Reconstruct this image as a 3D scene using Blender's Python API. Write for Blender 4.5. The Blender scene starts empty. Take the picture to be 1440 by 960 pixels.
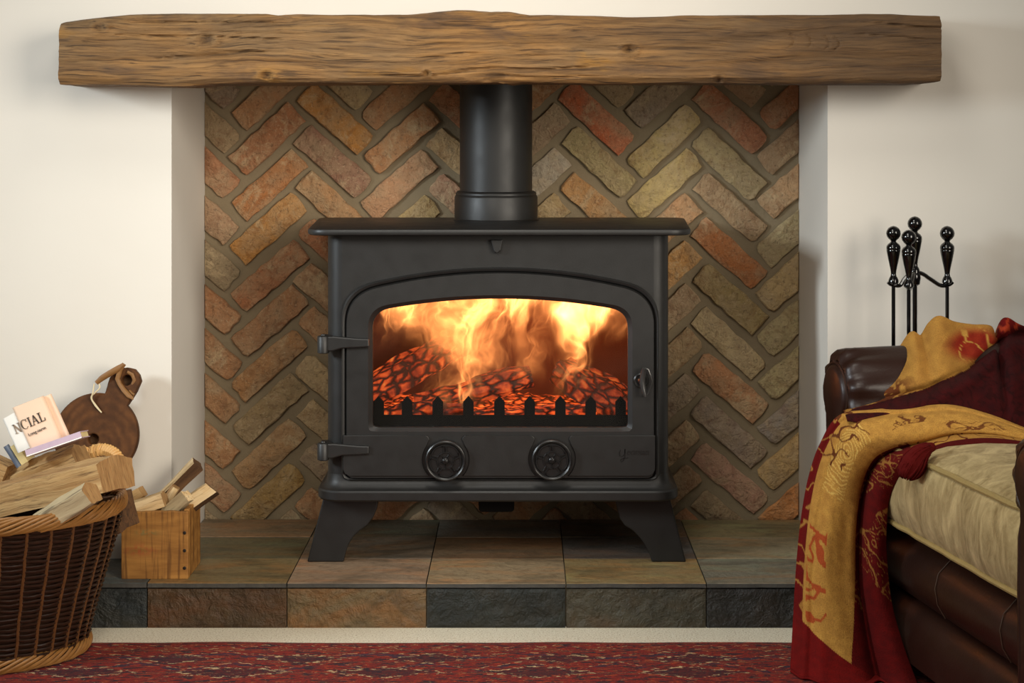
import bpy, math, random
from mathutils import Vector, Matrix, noise

random.seed(7)
PI = math.pi
sc = bpy.context.scene
col = sc.collection

# ------------------------------------------------------------------ camera
F, VX, VY, HC = 2400.0, 735.0, 178.0, 1.075     # focal length (px), principal point, camera height
cam_data = bpy.data.cameras.new('camera')
cam = bpy.data.objects.new('camera', cam_data)
col.objects.link(cam)
cam.location = (0, 0, HC)
cam.rotation_euler = (PI / 2, 0, 0)
cam_data.sensor_width = 36.0
cam_data.lens = F / 1440.0 * 36.0
cam_data.shift_x = -(VX - 720) / 1440.0
cam_data.shift_y = -(480 - VY) / 1440.0
cam_data.clip_start = 0.05
sc.camera = cam

# ------------------------------------------------------------------ world, lights, exposure
world = bpy.data.worlds.new('world')
sc.world = world
world.use_nodes = True
world.node_tree.nodes['Background'].inputs[0].default_value = (1.0, 0.94, 0.86, 1)
world.node_tree.nodes['Background'].inputs[1].default_value = 0.12

def area_light(name, loc, target, size, power, color, size_y=None, spread=180):
    ld = bpy.data.lights.new(name, 'AREA')
    ld.energy = power
    ld.color = color
    ld.size = size
    ld.spread = math.radians(spread)
    if size_y:
        ld.shape = 'RECTANGLE'
        ld.size_y = size_y
    o = bpy.data.objects.new(name, ld)
    col.objects.link(o)
    o.location = loc
    d = Vector(target) - Vector(loc)
    o.rotation_euler = d.to_track_quat('-Z', 'Y').to_euler()
    return o
area_light('key_softbox', (-0.45, 1.50, 1.90), (0.30, 4.2, 0.5), 0.9, 7.8, (1.0, 0.94, 0.84), None, 115)
area_light('side_window', (-2.60, 2.20, 1.50), (0.69, 4.0, 0.55), 0.5, 8.4, (0.86, 0.95, 1.0), None, 66)
area_light('room_fill', (1.9, 0.8, 1.45), (-0.78, 4.05, 0.60), 1.8, 12.0, (1.0, 0.91, 0.78), None, 50)
area_light('overhead_fill', (0.0, 2.55, 2.45), (0.0, 3.2, 0.0), 0.5, 5.6, (1.0, 0.95, 0.86), None, 110)  # unseen overhead light, added to brighten floor, hearth and upward faces

sc.view_settings.view_transform = 'Standard'
sc.view_settings.look = 'None'
sc.view_settings.exposure = 0.0
sc.view_settings.gamma = 1.0
sc.view_settings.use_curve_mapping = False
try:
    sc.cycles.use_denoising = True
    sc.cycles.volume_step_rate = 1.0
    sc.cycles.max_bounces = 8
    sc.cycles.transparent_max_bounces = 12
    sc.cycles.sample_clamp_indirect = 4.0
except Exception:
    pass

# ------------------------------------------------------------------ helpers
def P(px, py, D):
    """world point at depth D in front of the camera wall-normal, seen at photo pixel px,py"""
    return Vector(((px - VX) * D / F, D, HC - (py - VY) * D / F))
def lin(c):
    c /= 255.0
    return c / 12.92 if c <= 0.04045 else ((c + 0.055) / 1.055) ** 2.4
def rgb(r, g, b, k=1.0):
    return (lin(r) * k, lin(g) * k, lin(b) * k, 1.0)
def lerp(a, b, t): return a + (b - a) * t
def smooth(a, b, x):
    t = max(0.0, min(1.0, (x - a) / (b - a)))
    return t * t * (3 - 2 * t)
def interp(tab, x):
    if x <= tab[0][0]: return tab[0][1]
    for (x0, y0), (x1, y1) in zip(tab, tab[1:]):
        if x <= x1: return y0 + (y1 - y0) * (x - x0) / (x1 - x0)
    return tab[-1][1]
def catmull(pts, n):
    """n samples per span through pts (Vectors)"""
    out = []
    for i in range(len(pts) - 1):
        p0 = pts[max(i - 1, 0)]; p1 = pts[i]; p2 = pts[i + 1]; p3 = pts[min(i + 2, len(pts) - 1)]
        for k in range(n):
            t = k / n
            out.append(0.5 * ((2 * p1) + (p2 - p0) * t + (2 * p0 - 5 * p1 + 4 * p2 - p3) * t * t + (3 * p1 - p0 - 3 * p2 + p3) * t ** 3))
    out.append(pts[-1].copy())
    return out
def ns(x, y, z): return noise.noise(Vector((x, y, z)))
def fbm(x, y, z, o=3): return noise.fractal(Vector((x, y, z)), 1.0, 2.0, o)

class MB:
    def __init__(s): s.v = []; s.f = []; s.m = []
    def add(s, v, f, mi=0):
        o = len(s.v)
        s.v += [tuple(p) for p in v]
        s.f += [tuple(i + o for i in q) for q in f]
        s.m += [mi] * len(f)
        return s
    def box(s, x0, x1, y0, y1, z0, z1, mi=0):
        v = [(x, y, z) for z in (z0, z1) for y in (y0, y1) for x in (x0, x1)]
        return s.add(v, [(0, 2, 3, 1), (4, 5, 7, 6), (0, 1, 5, 4), (2, 6, 7, 3), (0, 4, 6, 2), (1, 3, 7, 5)], mi)
    def loft(s, rings, cap0=True, cap1=True, closed=True, mi=0):
        n = len(rings[0]); v = []; f = []
        for r in rings: v += list(r)
        for i in range(len(rings) - 1):
            for j in range(n if closed else n - 1):
                k = (j + 1) % n
                f.append((i * n + j, i * n + k, (i + 1) * n + k, (i + 1) * n + j))
        if cap0: f.append(tuple(reversed(range(n))))
        if cap1: f.append(tuple((len(rings) - 1) * n + j for j in range(n)))
        return s.add(v, f, mi)
    def tube(s, path, rad, n=8, caps=True, mi=0, flat=1.0):
        path = [Vector(p) for p in path]
        if not hasattr(rad, '__len__'): rad = [rad] * len(path)
        rings = []
        up = None
        for i, p in enumerate(path):
            t = (path[min(i + 1, len(path) - 1)] - path[max(i - 1, 0)]).normalized()
            if up is None:
                up = Vector((0, 0, 1)) if abs(t.z) < 0.9 else Vector((1, 0, 0))
            a = (up - t * up.dot(t)).normalized(); up = a
            b = t.cross(a)
            rings.append([p + (a * math.cos(2 * PI * j / n) + b * math.sin(2 * PI * j / n) * flat) * rad[i] for j in range(n)])
        return s.loft(rings, caps, caps, True, mi)
    def lathe(s, prof, c, n=24, axis='z', mi=0):
        """prof: list of (r, h) ; axis z upward, or 'y' (h towards the viewer = -y)"""
        c = Vector(c); rings = []
        for r, h in prof:
            ring = []
            for j in range(n):
                a = 2 * PI * j / n
                if axis == 'z': ring.append(c + Vector((r * math.cos(a), r * math.sin(a), h)))
                else: ring.append(c + Vector((r * math.cos(a), -h, r * math.sin(a))))
            rings.append(ring)
        return s.loft(rings, True, True, True, mi)
    def prism(s, pts, d0, d1, mi=0):
        """outline of (x,z) extruded in y from d0 (front) to d1"""
        a = [(x, d0, z) for x, z in pts]; b = [(x, d1, z) for x, z in pts]
        return s.loft([a, b], True, True, True, mi)
    def build(s, name, mats, parent=None, smooth_=False, bevel=0, matrix=None, fixn=True):
        me = bpy.data.meshes.new(name)
        me.from_pydata([tuple(p) for p in s.v], [], s.f)
        if not isinstance(mats, (list, tuple)): mats = [mats]
        for m in mats: me.materials.append(m)
        if any(s.m): me.polygons.foreach_set('material_index', s.m)
        me.update()
        if fixn:
            import bmesh
            bm = bmesh.new(); bm.from_mesh(me)
            bmesh.ops.recalc_face_normals(bm, faces=bm.faces)
            bm.to_mesh(me); bm.free()
        if smooth_:
            me.polygons.foreach_set('use_smooth', [True] * len(me.polygons))
            if smooth_ != 'all':
                me.set_sharp_from_angle(angle=math.radians(42 if smooth_ is True else smooth_))
        o = bpy.data.objects.new(name, me)
        col.objects.link(o)
        if matrix is not None: o.matrix_world = matrix
        if parent is not None: put(o, parent)
        if bevel:
            b = o.modifiers.new('bevel', 'BEVEL'); b.width = bevel; b.segments = 2; b.limit_method = 'ANGLE'
            b.angle_limit = math.radians(40)
        return o
ORIG = {}
def put(o, parent):
    o.parent = parent
    o.matrix_parent_inverse = ORIG[parent.name].copy() if parent.name in ORIG else parent.matrix_basis.inverted()
def thing(name, loc, label, cat, group=None):
    o = bpy.data.objects.new(name, None)
    o.empty_display_size = 0.05
    col.objects.link(o)
    o.location = loc
    ORIG[o.name] = Matrix.Translation(-Vector(loc))
    return tag(o, label, cat, group)
def tag(o, label, cat, group=None, kind=None):
    if label: o['label'] = label
    if cat: o['category'] = cat
    if group: o['group'] = group
    if kind: o['kind'] = kind
    return o
def structure(o, label=None, cat=None):
    o['kind'] = 'structure'
    if label: o['label'] = label
    if cat: o['category'] = cat
    return o

# ------------------------------------------------------------------ material kit
class Mat:
    def __init__(s, name):
        s.m = bpy.data.materials.new(name); s.m.use_nodes = True
        s.nt = s.m.node_tree
        s.b = s.nt.nodes['Principled BSDF']; s.out = s.nt.nodes['Material Output']
        s.x = s.n('ShaderNodeTexCoord').outputs['Object']
    def n(s, t, props=None, **ins):
        nd = s.nt.nodes.new(t)
        for k, v in (props or {}).items(): setattr(nd, k, v)
        for k, v in ins.items():
            key = int(k[1:]) if k[0] == 'i' and k[1:].isdigit() else k.replace('_', ' ')
            s.set(nd.inputs[key], v)
        return nd
    def set(s, sock, v):
        if isinstance(v, bpy.types.NodeSocket): s.nt.links.new(v, sock)
        else: sock.default_value = v
    def scale(s, v, vec=None):
        return s.n('ShaderNodeVectorMath', {'operation': 'MULTIPLY'}, i0=vec or s.x, i1=v).outputs[0]
    def add(s, a, b): return s.n('ShaderNodeVectorMath', {'operation': 'ADD'}, i0=a, i1=b).outputs[0]
    def noise(s, scale=5, detail=4, rough=0.55, dist=0.0, vec=None, color=False):
        return s.n('ShaderNodeTexNoise', None, Vector=vec or s.x, Scale=scale, Detail=detail, Roughness=rough, Distortion=dist).outputs['Color' if color else 'Fac']
    def vor(s, scale, vec=None, feature='F1', out='Distance', rnd=1.0):
        return s.n('ShaderNodeTexVoronoi', {'feature': feature}, Vector=vec or s.x, Scale=scale, Randomness=rnd).outputs[out]
    def math(s, op, a, b=0.0, c=0.0, clamp=False):
        return s.n('ShaderNodeMath', {'operation': op, 'use_clamp': clamp}, i0=a, i1=b, i2=c).outputs[0]
    def ramp(s, fac, stops, interp='LINEAR'):
        nd = s.n('ShaderNodeValToRGB', None, Fac=fac)
        cr = nd.color_ramp; cr.interpolation = interp
        while len(cr.elements) < len(stops): cr.elements.new(0.5)
        for e, (p, c) in zip(cr.elements, stops):
            e.position = p
            e.color = c if hasattr(c, '__len__') else (c, c, c, 1)
        return nd.outputs[0]
    def mix(s, fac, a, b, blend='MIX'):
        nd = s.n('ShaderNodeMix', {'data_type': 'RGBA', 'blend_type': blend})
        s.set(nd.inputs[0], fac); s.set(nd.inputs[6], a); s.set(nd.inputs[7], b)
        return nd.outputs[2]
    def objcolor(s): return s.n('ShaderNodeObjectInfo').outputs['Color']
    def objrand(s): return s.n('ShaderNodeObjectInfo').outputs['Random']
    def xyz(s, vec=None):
        return s.n('ShaderNodeSeparateXYZ', None, Vector=vec or s.x).outputs
    def bump(s, h, strength=0.3, dist=0.01):
        prev = s.b.inputs['Normal'].links[0].from_socket if s.b.inputs['Normal'].links else None
        nd = s.n('ShaderNodeBump', None, Height=h, Strength=strength, Distance=dist)
        if prev: s.set(nd.inputs['Normal'], prev)
        s.set(s.b.inputs['Normal'], nd.outputs[0])
    def fin(s, color=None, rough=None, **kw):
        if color is not None: s.set(s.b.inputs['Base Color'], color)
        if rough is not None: s.set(s.b.inputs['Roughness'], rough)
        for k, v in kw.items(): s.set(s.b.inputs[k.replace('_', ' ')], v)
        return s.m

def m_plain(name, c, rough=0.6, **kw):
    a = Mat(name); return a.fin(c, rough, **kw)

# plaster
a = Mat('cream_plaster')
n1 = a.noise(3, 3); a.bump(a.noise(180, 3), 0.06, 0.002); a.bump(a.noise(9, 3), 0.12, 0.01)
PLASTER = a.fin(a.mix(n1, rgb(222, 216, 205), rgb(229, 224, 214)), 0.75)
# mortar
a = Mat('grey_mortar')
n1 = a.noise(14, 5); a.bump(a.noise(60, 6, 0.7), 0.6, 0.006)
MORTAR = a.fin(a.mix(n1, rgb(126, 111, 87), rgb(150, 134, 106)), 0.95)
# brick, colour from the object
a = Mat('old_brick')
off = a.add(a.x, a.n('ShaderNodeCombineXYZ', None, X=a.math('MULTIPLY', a.objrand(), 40.0)).outputs[0])
big = a.noise(14, 5, 0.6, 0.6, off); fine = a.noise(110, 5, 0.7, 0.0, off)
c1 = a.mix(a.ramp(big, [(0.35, 0.0), (0.65, 1.0)]), a.objcolor(), a.mix(0.65, a.objcolor(), rgb(176, 152, 118)))
c2 = a.mix(a.ramp(a.noise(22, 6, 0.7, 1.0, a.add(off, (7, 3, 1))), [(0.52, 0.0), (0.66, 0.8)]), c1, a.mix(0.5, a.objcolor(), rgb(120, 72, 44)))
pale = a.ramp(a.noise(9, 6, 0.75, 0.8, a.add(off, (1, 9, 4))), [(0.55, 0.0), (0.66, 0.7)])
c3 = a.mix(pale, c2, rgb(205, 180, 140))
c4 = a.mix(a.ramp(fine, [(0.33, 0.5), (0.46, 0.0)]), c3, rgb(78, 60, 46))
c4 = a.mix(a.ramp(a.noise(190, 4, 0.7, 0, a.add(off, (2, 2, 2))), [(0.58, 0.0), (0.70, 0.4)]), c4, rgb(224, 204, 168))
a.bump(a.noise(45, 5, 0.7, 0.4, off), 1.0, 0.013); a.bump(fine, 0.5, 0.003)
BRICK = a.fin(c4, 0.92)
# slate, colour from the object
def slate(name, stretch, amt, relief):
    a = Mat(name)
    off = a.add(a.x, a.n('ShaderNodeCombineXYZ', None, X=a.math('MULTIPLY', a.objrand(), 30.0)).outputs[0])
    w = a.noise(1.0, 5, 0.62, 0.9, a.scale(stretch, off))
    w2 = a.noise(1.3, 4, 0.6, 0.6, a.scale(stretch, a.add(off, (3, 5, 7))))
    w3 = a.noise(0.8, 4, 0.6, 0.6, a.scale(stretch, a.add(off, (13, 2, 5))))
    oc_ = a.objcolor()
    c1 = a.mix(a.ramp(w, [(0.44, 0.0), (0.62, 0.85)]), oc_, a.mix(1.0, oc_, (1.0 + amt, 0.92, 1.0 - amt * 1.1, 1), 'MULTIPLY'))
    c2 = a.mix(a.ramp(w2, [(0.48, 0.0), (0.66, 0.8)]), c1, a.mix(1.0, oc_, (0.5, 0.52, 0.52, 1), 'MULTIPLY'))
    c2 = a.mix(a.ramp(w3, [(0.56, 0.0), (0.68, 0.8)]), c2, a.mix(1.0, oc_, (1.12, 1.32, 1.2, 1), 'MULTIPLY'))
    c3 = a.mix(a.ramp(a.noise(70, 4), [(0.35, 0.3), (0.5, 0.0)]), c2, a.mix(1.0, oc_, (0.3, 0.28, 0.26, 1), 'MULTIPLY'))
    a.bump(a.noise(16, 6, 0.65, 0.8, off), relief, 0.02); a.bump(a.noise(60, 5, 0.65, 0.5, off), relief * 0.8, 0.008); a.bump(a.noise(150, 3, 0.6, 0, off), 0.25, 0.002)
    return a.fin(c3, a.ramp(a.noise(20, 3), [(0.3, 0.45), (0.7, 0.65)]))
SLATE_TOP = slate('slate_top', (4, 13, 4), 0.30, 0.3)
SLATE_FRONT = slate('slate_front', (6, 6, 8), 0.34, 0.9)
a = Mat('slate_edge'); a.bump(a.noise(120, 4), 0.5, 0.003); SLATE_EDGE = a.fin(a.mix(a.noise(30, 3), rgb(46, 46, 46), rgb(84, 80, 72)), 0.7)
# cast iron
a = Mat('matt_black_iron')
a.bump(a.noise(420, 2), 0.12, 0.001)
IRON = a.fin(rgb(23, 22, 21), a.ramp(a.noise(30, 3), [(0.3, 0.44), (0.7, 0.52)]), Metallic=0.0, Specular_IOR_Level=0.55)
a = Mat('rough_black_iron'); IRON_DARK = a.fin(rgb(14, 13, 12), 0.8, Specular_IOR_Level=0.15)
a = Mat('satin_iron'); IRON_SATIN = a.fin(rgb(26, 25, 25), 0.33)
a = Mat('polished_iron'); IRON_SHINY = a.fin(rgb(72, 71, 70), 0.28, Metallic=0.5)
GLOSS_BLACK = m_plain('gloss_black_lacquer', rgb(10, 9, 9), 0.12, Coat_Weight=0.4)
# oak beam
a = Mat('weathered_oak')
warp = a.noise(3.0, 3, 0.5, 0.0, a.scale((1, 2, 3)), True)
p = a.add(a.x, a.scale((0.06, 0.05, 0.05), warp))
g1 = a.noise(1, 7, 0.68, 0.4, a.scale((2.6, 40, 70), p)); g2 = a.noise(1, 5, 0.6, 0.3, a.scale((7, 110, 240), p))
big = a.noise(1, 4, 0.6, 0.3, a.scale((2.2, 6, 9)))
c = a.mix(a.ramp(g1, [(0.3, 0.0), (0.7, 1.0)]), rgb(98, 67, 34), rgb(172, 126, 70))
c = a.mix(a.ramp(big, [(0.42, 0.0), (0.62, 0.85)]), c, a.mix(a.ramp(g1, [(0.3, 0.0), (0.7, 1.0)]), rgb(80, 57, 34), rgb(146, 116, 78)))
c = a.mix(a.ramp(a.noise(1, 4, 0.6, 0.5, a.scale((4, 9, 12), a.add(a.x, (4, 2, 8)))), [(0.56, 0.0), (0.7, 0.75)]), c, rgb(72, 54, 42))
c = a.mix(a.ramp(a.noise(1, 4, 0.6, 0.5, a.scale((3, 9, 14), a.add(a.x, (9, 2, 1)))), [(0.58, 0.0), (0.7, 0.6)]), c, rgb(172, 122, 46))
c = a.mix(a.ramp(g2, [(0.36, 0.7), (0.48, 0.0)]), c, rgb(44, 28, 14))
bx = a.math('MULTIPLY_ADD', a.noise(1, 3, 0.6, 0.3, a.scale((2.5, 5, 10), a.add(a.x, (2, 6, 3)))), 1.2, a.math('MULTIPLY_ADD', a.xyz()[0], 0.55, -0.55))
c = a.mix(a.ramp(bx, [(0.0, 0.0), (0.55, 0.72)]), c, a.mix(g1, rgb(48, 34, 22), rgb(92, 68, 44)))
kn_at = a.n('ShaderNodeAttribute', {'attribute_name': 'knot'}).outputs['Fac']
c = a.mix(kn_at, c, rgb(46, 30, 17))
a.bump(g1, 0.7, 0.008); a.bump(g2, 0.5, 0.004); a.bump(a.noise(90, 5, 0.7), 0.3, 0.003)
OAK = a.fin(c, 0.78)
# generic split wood: grain along local x
def wood(name, cl, cd, cs, rough=0.8, stretch=(3, 60, 60), bump=0.5, streak=0.5):
    a = Mat(name)
    off = a.add(a.x, a.n('ShaderNodeCombineXYZ', None, Y=a.math('MULTIPLY', a.objrand(), 9.0)).outputs[0])
    off = a.add(off, a.scale((0.02, 0.012, 0.012), a.noise(12, 2, 0.5, 0, off, True)))
    g = a.noise(1, 6, 0.65, 0.25, a.scale(stretch, off)); g2 = a.noise(1, 4, 0.6, 0.2, a.scale(tuple(q * 2.6 for q in stretch), off))
    c = a.mix(a.ramp(g, [(0.32, 0.0), (0.68, 1.0)]), cd, cl)
    c = a.mix(a.ramp(g2, [(0.34, streak), (0.47, 0.0)]), c, cs)
    c = a.mix(a.ramp(a.noise(16, 3, 0.5, 0, off), [(0.5, 0.0), (0.75, 0.35)]), c, cd)
    a.bump(g, bump, 0.004); a.bump(g2, bump, 0.002)
    return a.fin(c, rough)
LOGWOOD = wood('split_log_wood', rgb(206, 170, 116), rgb(158, 116, 66), rgb(84, 56, 28), streak=0.8, bump=0.8)
LOGEND = wood('log_end_grain', rgb(178, 140, 90), rgb(142, 104, 60), rgb(94, 64, 36), stretch=(40, 90, 14))
GREYWOOD = wood('weathered_grey_split_wood', rgb(202, 184, 146), rgb(164, 142, 106), rgb(90, 74, 52), streak=0.8)
PALEWOOD = wood('pale_kindling_wood', rgb(244, 222, 178), rgb(216, 178, 122), rgb(124, 84, 44), streak=0.7)
BARK = wood('dark_bark', rgb(112, 78, 46), rgb(72, 48, 28), rgb(36, 24, 14), stretch=(8, 50, 50), bump=0.9)
CRATEWOOD = wood('stained_pine', rgb(178, 124, 58), rgb(140, 90, 36), rgb(92, 56, 20), rough=0.55, stretch=(4, 70, 44), bump=0.2)
# board: growth-ring arches
a = Mat('dark_carved_wood')
w = a.n('ShaderNodeTexWave', {'wave_type': 'RINGS', 'rings_direction': 'Y'}, Vector=a.add(a.scale((1, 0.2, 0.9)), (0.93, 0, -0.33)), Scale=16.0, Distortion=5.0, Detail=3.0, Detail_Scale=1.5).outputs['Fac']
c = a.mix(w, rgb(82, 50, 24), rgb(98, 61, 30)); c = a.mix(a.ramp(a.noise(30, 5), [(0.4, 0.6), (0.6, 0.0)]), c, rgb(60, 35, 16))
a.bump(a.noise(60, 4), 0.3, 0.003)
BOARDWOOD = a.fin(c, 0.7, Specular_IOR_Level=0.25)
def simple(name, c1, c2, sc_=40, rough=0.7, bump=0.3, **kw):
    a = Mat(name); n = a.noise(sc_, 4); a.bump(a.noise(sc_ * 3, 3), bump, 0.003)
    return a.fin(a.mix(n, c1, c2), rough, **kw)
WICKER = simple('dark_wicker', rgb(29, 17, 10), rgb(54, 31, 17), 60, 0.42, 0.2)
WICKER_STAKE = simple('brown_wicker_stake', rgb(78, 48, 25), rgb(112, 72, 38), 60, 0.45, 0.2)
WICKER_RIM = simple('honey_wicker_rim', rgb(118, 78, 36), rgb(164, 116, 60), 50, 0.42, 0.2)
WICKER_PALE = simple('pale_peeled_wicker', rgb(236, 196, 130), rgb(214, 160, 92), 50, 0.45, 0.2)
STRAP = simple('tan_leather_strap', rgb(150, 108, 58), rgb(112, 74, 38), 40, 0.55)
STRING = m_plain('cream_string', rgb(222, 206, 168), 0.8)
def leather():
    a = Mat('brown_leather'); n = a.noise(10, 4)
    a.bump(a.vor(260), 0.12, 0.001); a.bump(a.noise(30, 3), 0.12, 0.006)
    return a.fin(a.mix(n, rgb(31, 15, 9), rgb(47, 24, 15)), a.ramp(n, [(0.3, 0.36), (0.7, 0.48)]), Specular_IOR_Level=0.4)
LEATHER = leather()
LEATHER_SEAM = m_plain('seam_thread', rgb(80, 58, 42), 0.7)
a = Mat('sage_gold_velvet')
st = a.noise(1, 5, 0.7, 0.6, a.scale((28, 28, 9)))
c = a.mix(a.ramp(st, [(0.32, 0.0), (0.68, 1.0)]), rgb(126, 105, 62), rgb(194, 172, 122))
a.bump(st, 0.25, 0.006); a.bump(a.noise(300, 2), 0.2, 0.002)
VELVET = a.fin(c, 0.85, Sheen_Weight=0.08, Sheen_Roughness=0.4)
PIPING = simple('velvet_piping', rgb(146, 124, 72), rgb(164, 142, 88), 80, 0.7)
a = Mat('woven_throw')
vc = a.n('ShaderNodeAttribute', {'attribute_name': 'Col'}).outputs['Color']
wv = a.noise(420, 3, 0.7)
a.bump(wv, 0.5, 0.003); a.bump(a.noise(60, 3), 0.2, 0.004)
CLOTH = a.fin(a.mix(a.ramp(wv, [(0.38, 0.45), (0.55, 0.0)]), vc, a.mix(0.6, vc, (0.02, 0.006, 0.004, 1))), 0.9, Specular_IOR_Level=0.15)
a = Mat('red_tassel_yarn'); a.bump(a.noise(1, 3, 0.6, 0, a.scale((260, 260, 40))), 0.7, 0.004)
TASSEL = a.fin(rgb(88, 12, 10), 0.9, Specular_IOR_Level=0.15)
# carpet and rug
a = Mat('cream_carpet')
n1 = a.noise(260, 4, 0.7)
a.bump(n1, 0.7, 0.008)
CARPET = a.fin(a.mix(a.ramp(n1, [(0.36, 1.0), (0.5, 0.0)]), rgb(250, 240, 216), rgb(204, 186, 150)), 0.95)

# ------------------------------------------------------------------ key distances
D_HEARTH, D_ROW1, D_ROW2, D_BACK = 3.66, 3.867, 4.068, 4.268
D_WALL = 3.867
Z_H = 0.097                                   # hearth top
XL, XR = -0.7955, 0.691                       # alcove sides
Z_SOFFIT = HC + 0.135

# ------------------------------------------------------------------ structure
o = MB().box(-3.2, 3.2, -1.5, D_WALL + 0.02, -0.05, 0.0).build('floor', CARPET)
structure(o, 'cream looped carpet showing as a strip before the hearth', 'floor')
o = MB().box(-3.2, XL, D_WALL, D_BACK + 0.1, 0, 2.6).build('wall_left', PLASTER)
structure(o, 'brightly lit cream plaster wall left of the fireplace', 'wall')
o = MB().box(XR, 3.2, D_WALL, D_BACK + 0.1, 0, 2.6).build('wall_right', PLASTER)
structure(o, 'cream plaster wall right of the fireplace behind the fire tools', 'wall')
o = MB().box(XL, XR, D_WALL, D_BACK + 0.1, Z_SOFFIT, 2.6).build('wall_upper', PLASTER)
structure(o, 'cream plaster wall above the oak mantel beam', 'wall')
wall_back = MB().box(XL, XR, D_BACK + 0.004, D_BACK + 0.1, 0, Z_SOFFIT).build('wall_back', MORTAR)
structure(wall_back, 'herringbone brick back wall of the fireplace recess', 'wall')

# herringbone bricks --------------------------------------------------
BC = {('/', 378): [(140, 95, 65), (150, 98, 58), (168, 120, 66), (150, 100, 68), (146, 106, 74), (152, 112, 74), (134, 114, 82), (152, 116, 78), (148, 118, 66), (138, 124, 98)],
      ('\\', 470): [(160, 112, 60), (140, 104, 84), (158, 120, 84), (150, 100, 70), (140, 108, 80)],
      ('/', 563): [(166, 116, 76), (164, 124, 92), (158, 134, 92), (150, 120, 84)],
      ('\\', 655): [(178, 120, 84), (168, 138, 98), (150, 112, 88), (150, 120, 90)],
      ('/', 748): [(140, 118, 94), (146, 136, 120), (138, 116, 78), (124, 104, 82)],
      ('\\', 840): [(168, 92, 60), (148, 132, 94), (164, 122, 78), (140, 112, 84)],
      ('/', 933): [(166, 144, 94), (166, 144, 96), (176, 130, 90), (166, 124, 76), (140, 118, 92)],
      ('\\', 1025): [(160, 104, 74), (152, 134, 96), (146, 120, 90), (162, 104, 64), (142, 122, 80), (168, 148, 112), (166, 116, 80), (132, 116, 102), (152, 116, 96), (128, 108, 82)],
      ('/', 1118): [(150, 120, 90), (160, 126, 92), (156, 142, 106), (166, 142, 102), (150, 136, 100), (156, 142, 104), (132, 122, 112), (162, 132, 86), (172, 116, 70), (150, 130, 98)],
      ('\\', 285): [(132, 112, 84), (152, 106, 76), (146, 116, 90), (132, 116, 90), (150, 104, 70), (150, 108, 74), (150, 112, 78), (148, 104, 68), (150, 110, 80), (132, 114, 88)]}
PAL = [(150, 108, 74), (146, 116, 88), (156, 134, 98), (132, 116, 98), (160, 106, 72), (140, 116, 84)]
def clip(poly, axis, lim, keep_greater):
    out = []
    for i in range(len(poly)):
        a_, b_ = poly[i], poly[(i + 1) % len(poly)]
        ia = (a_[axis] >= lim) == keep_greater; ib = (b_[axis] >= lim) == keep_greater
        if ia: out.append(a_)
        if ia != ib:
            t = (lim - a_[axis]) / (b_[axis] - a_[axis])
            out.append((a_[0] + (b_[0] - a_[0]) * t, a_[1] + (b_[1] - a_[1]) * t))
    return out
SB = D_BACK / F
nb = 0
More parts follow.
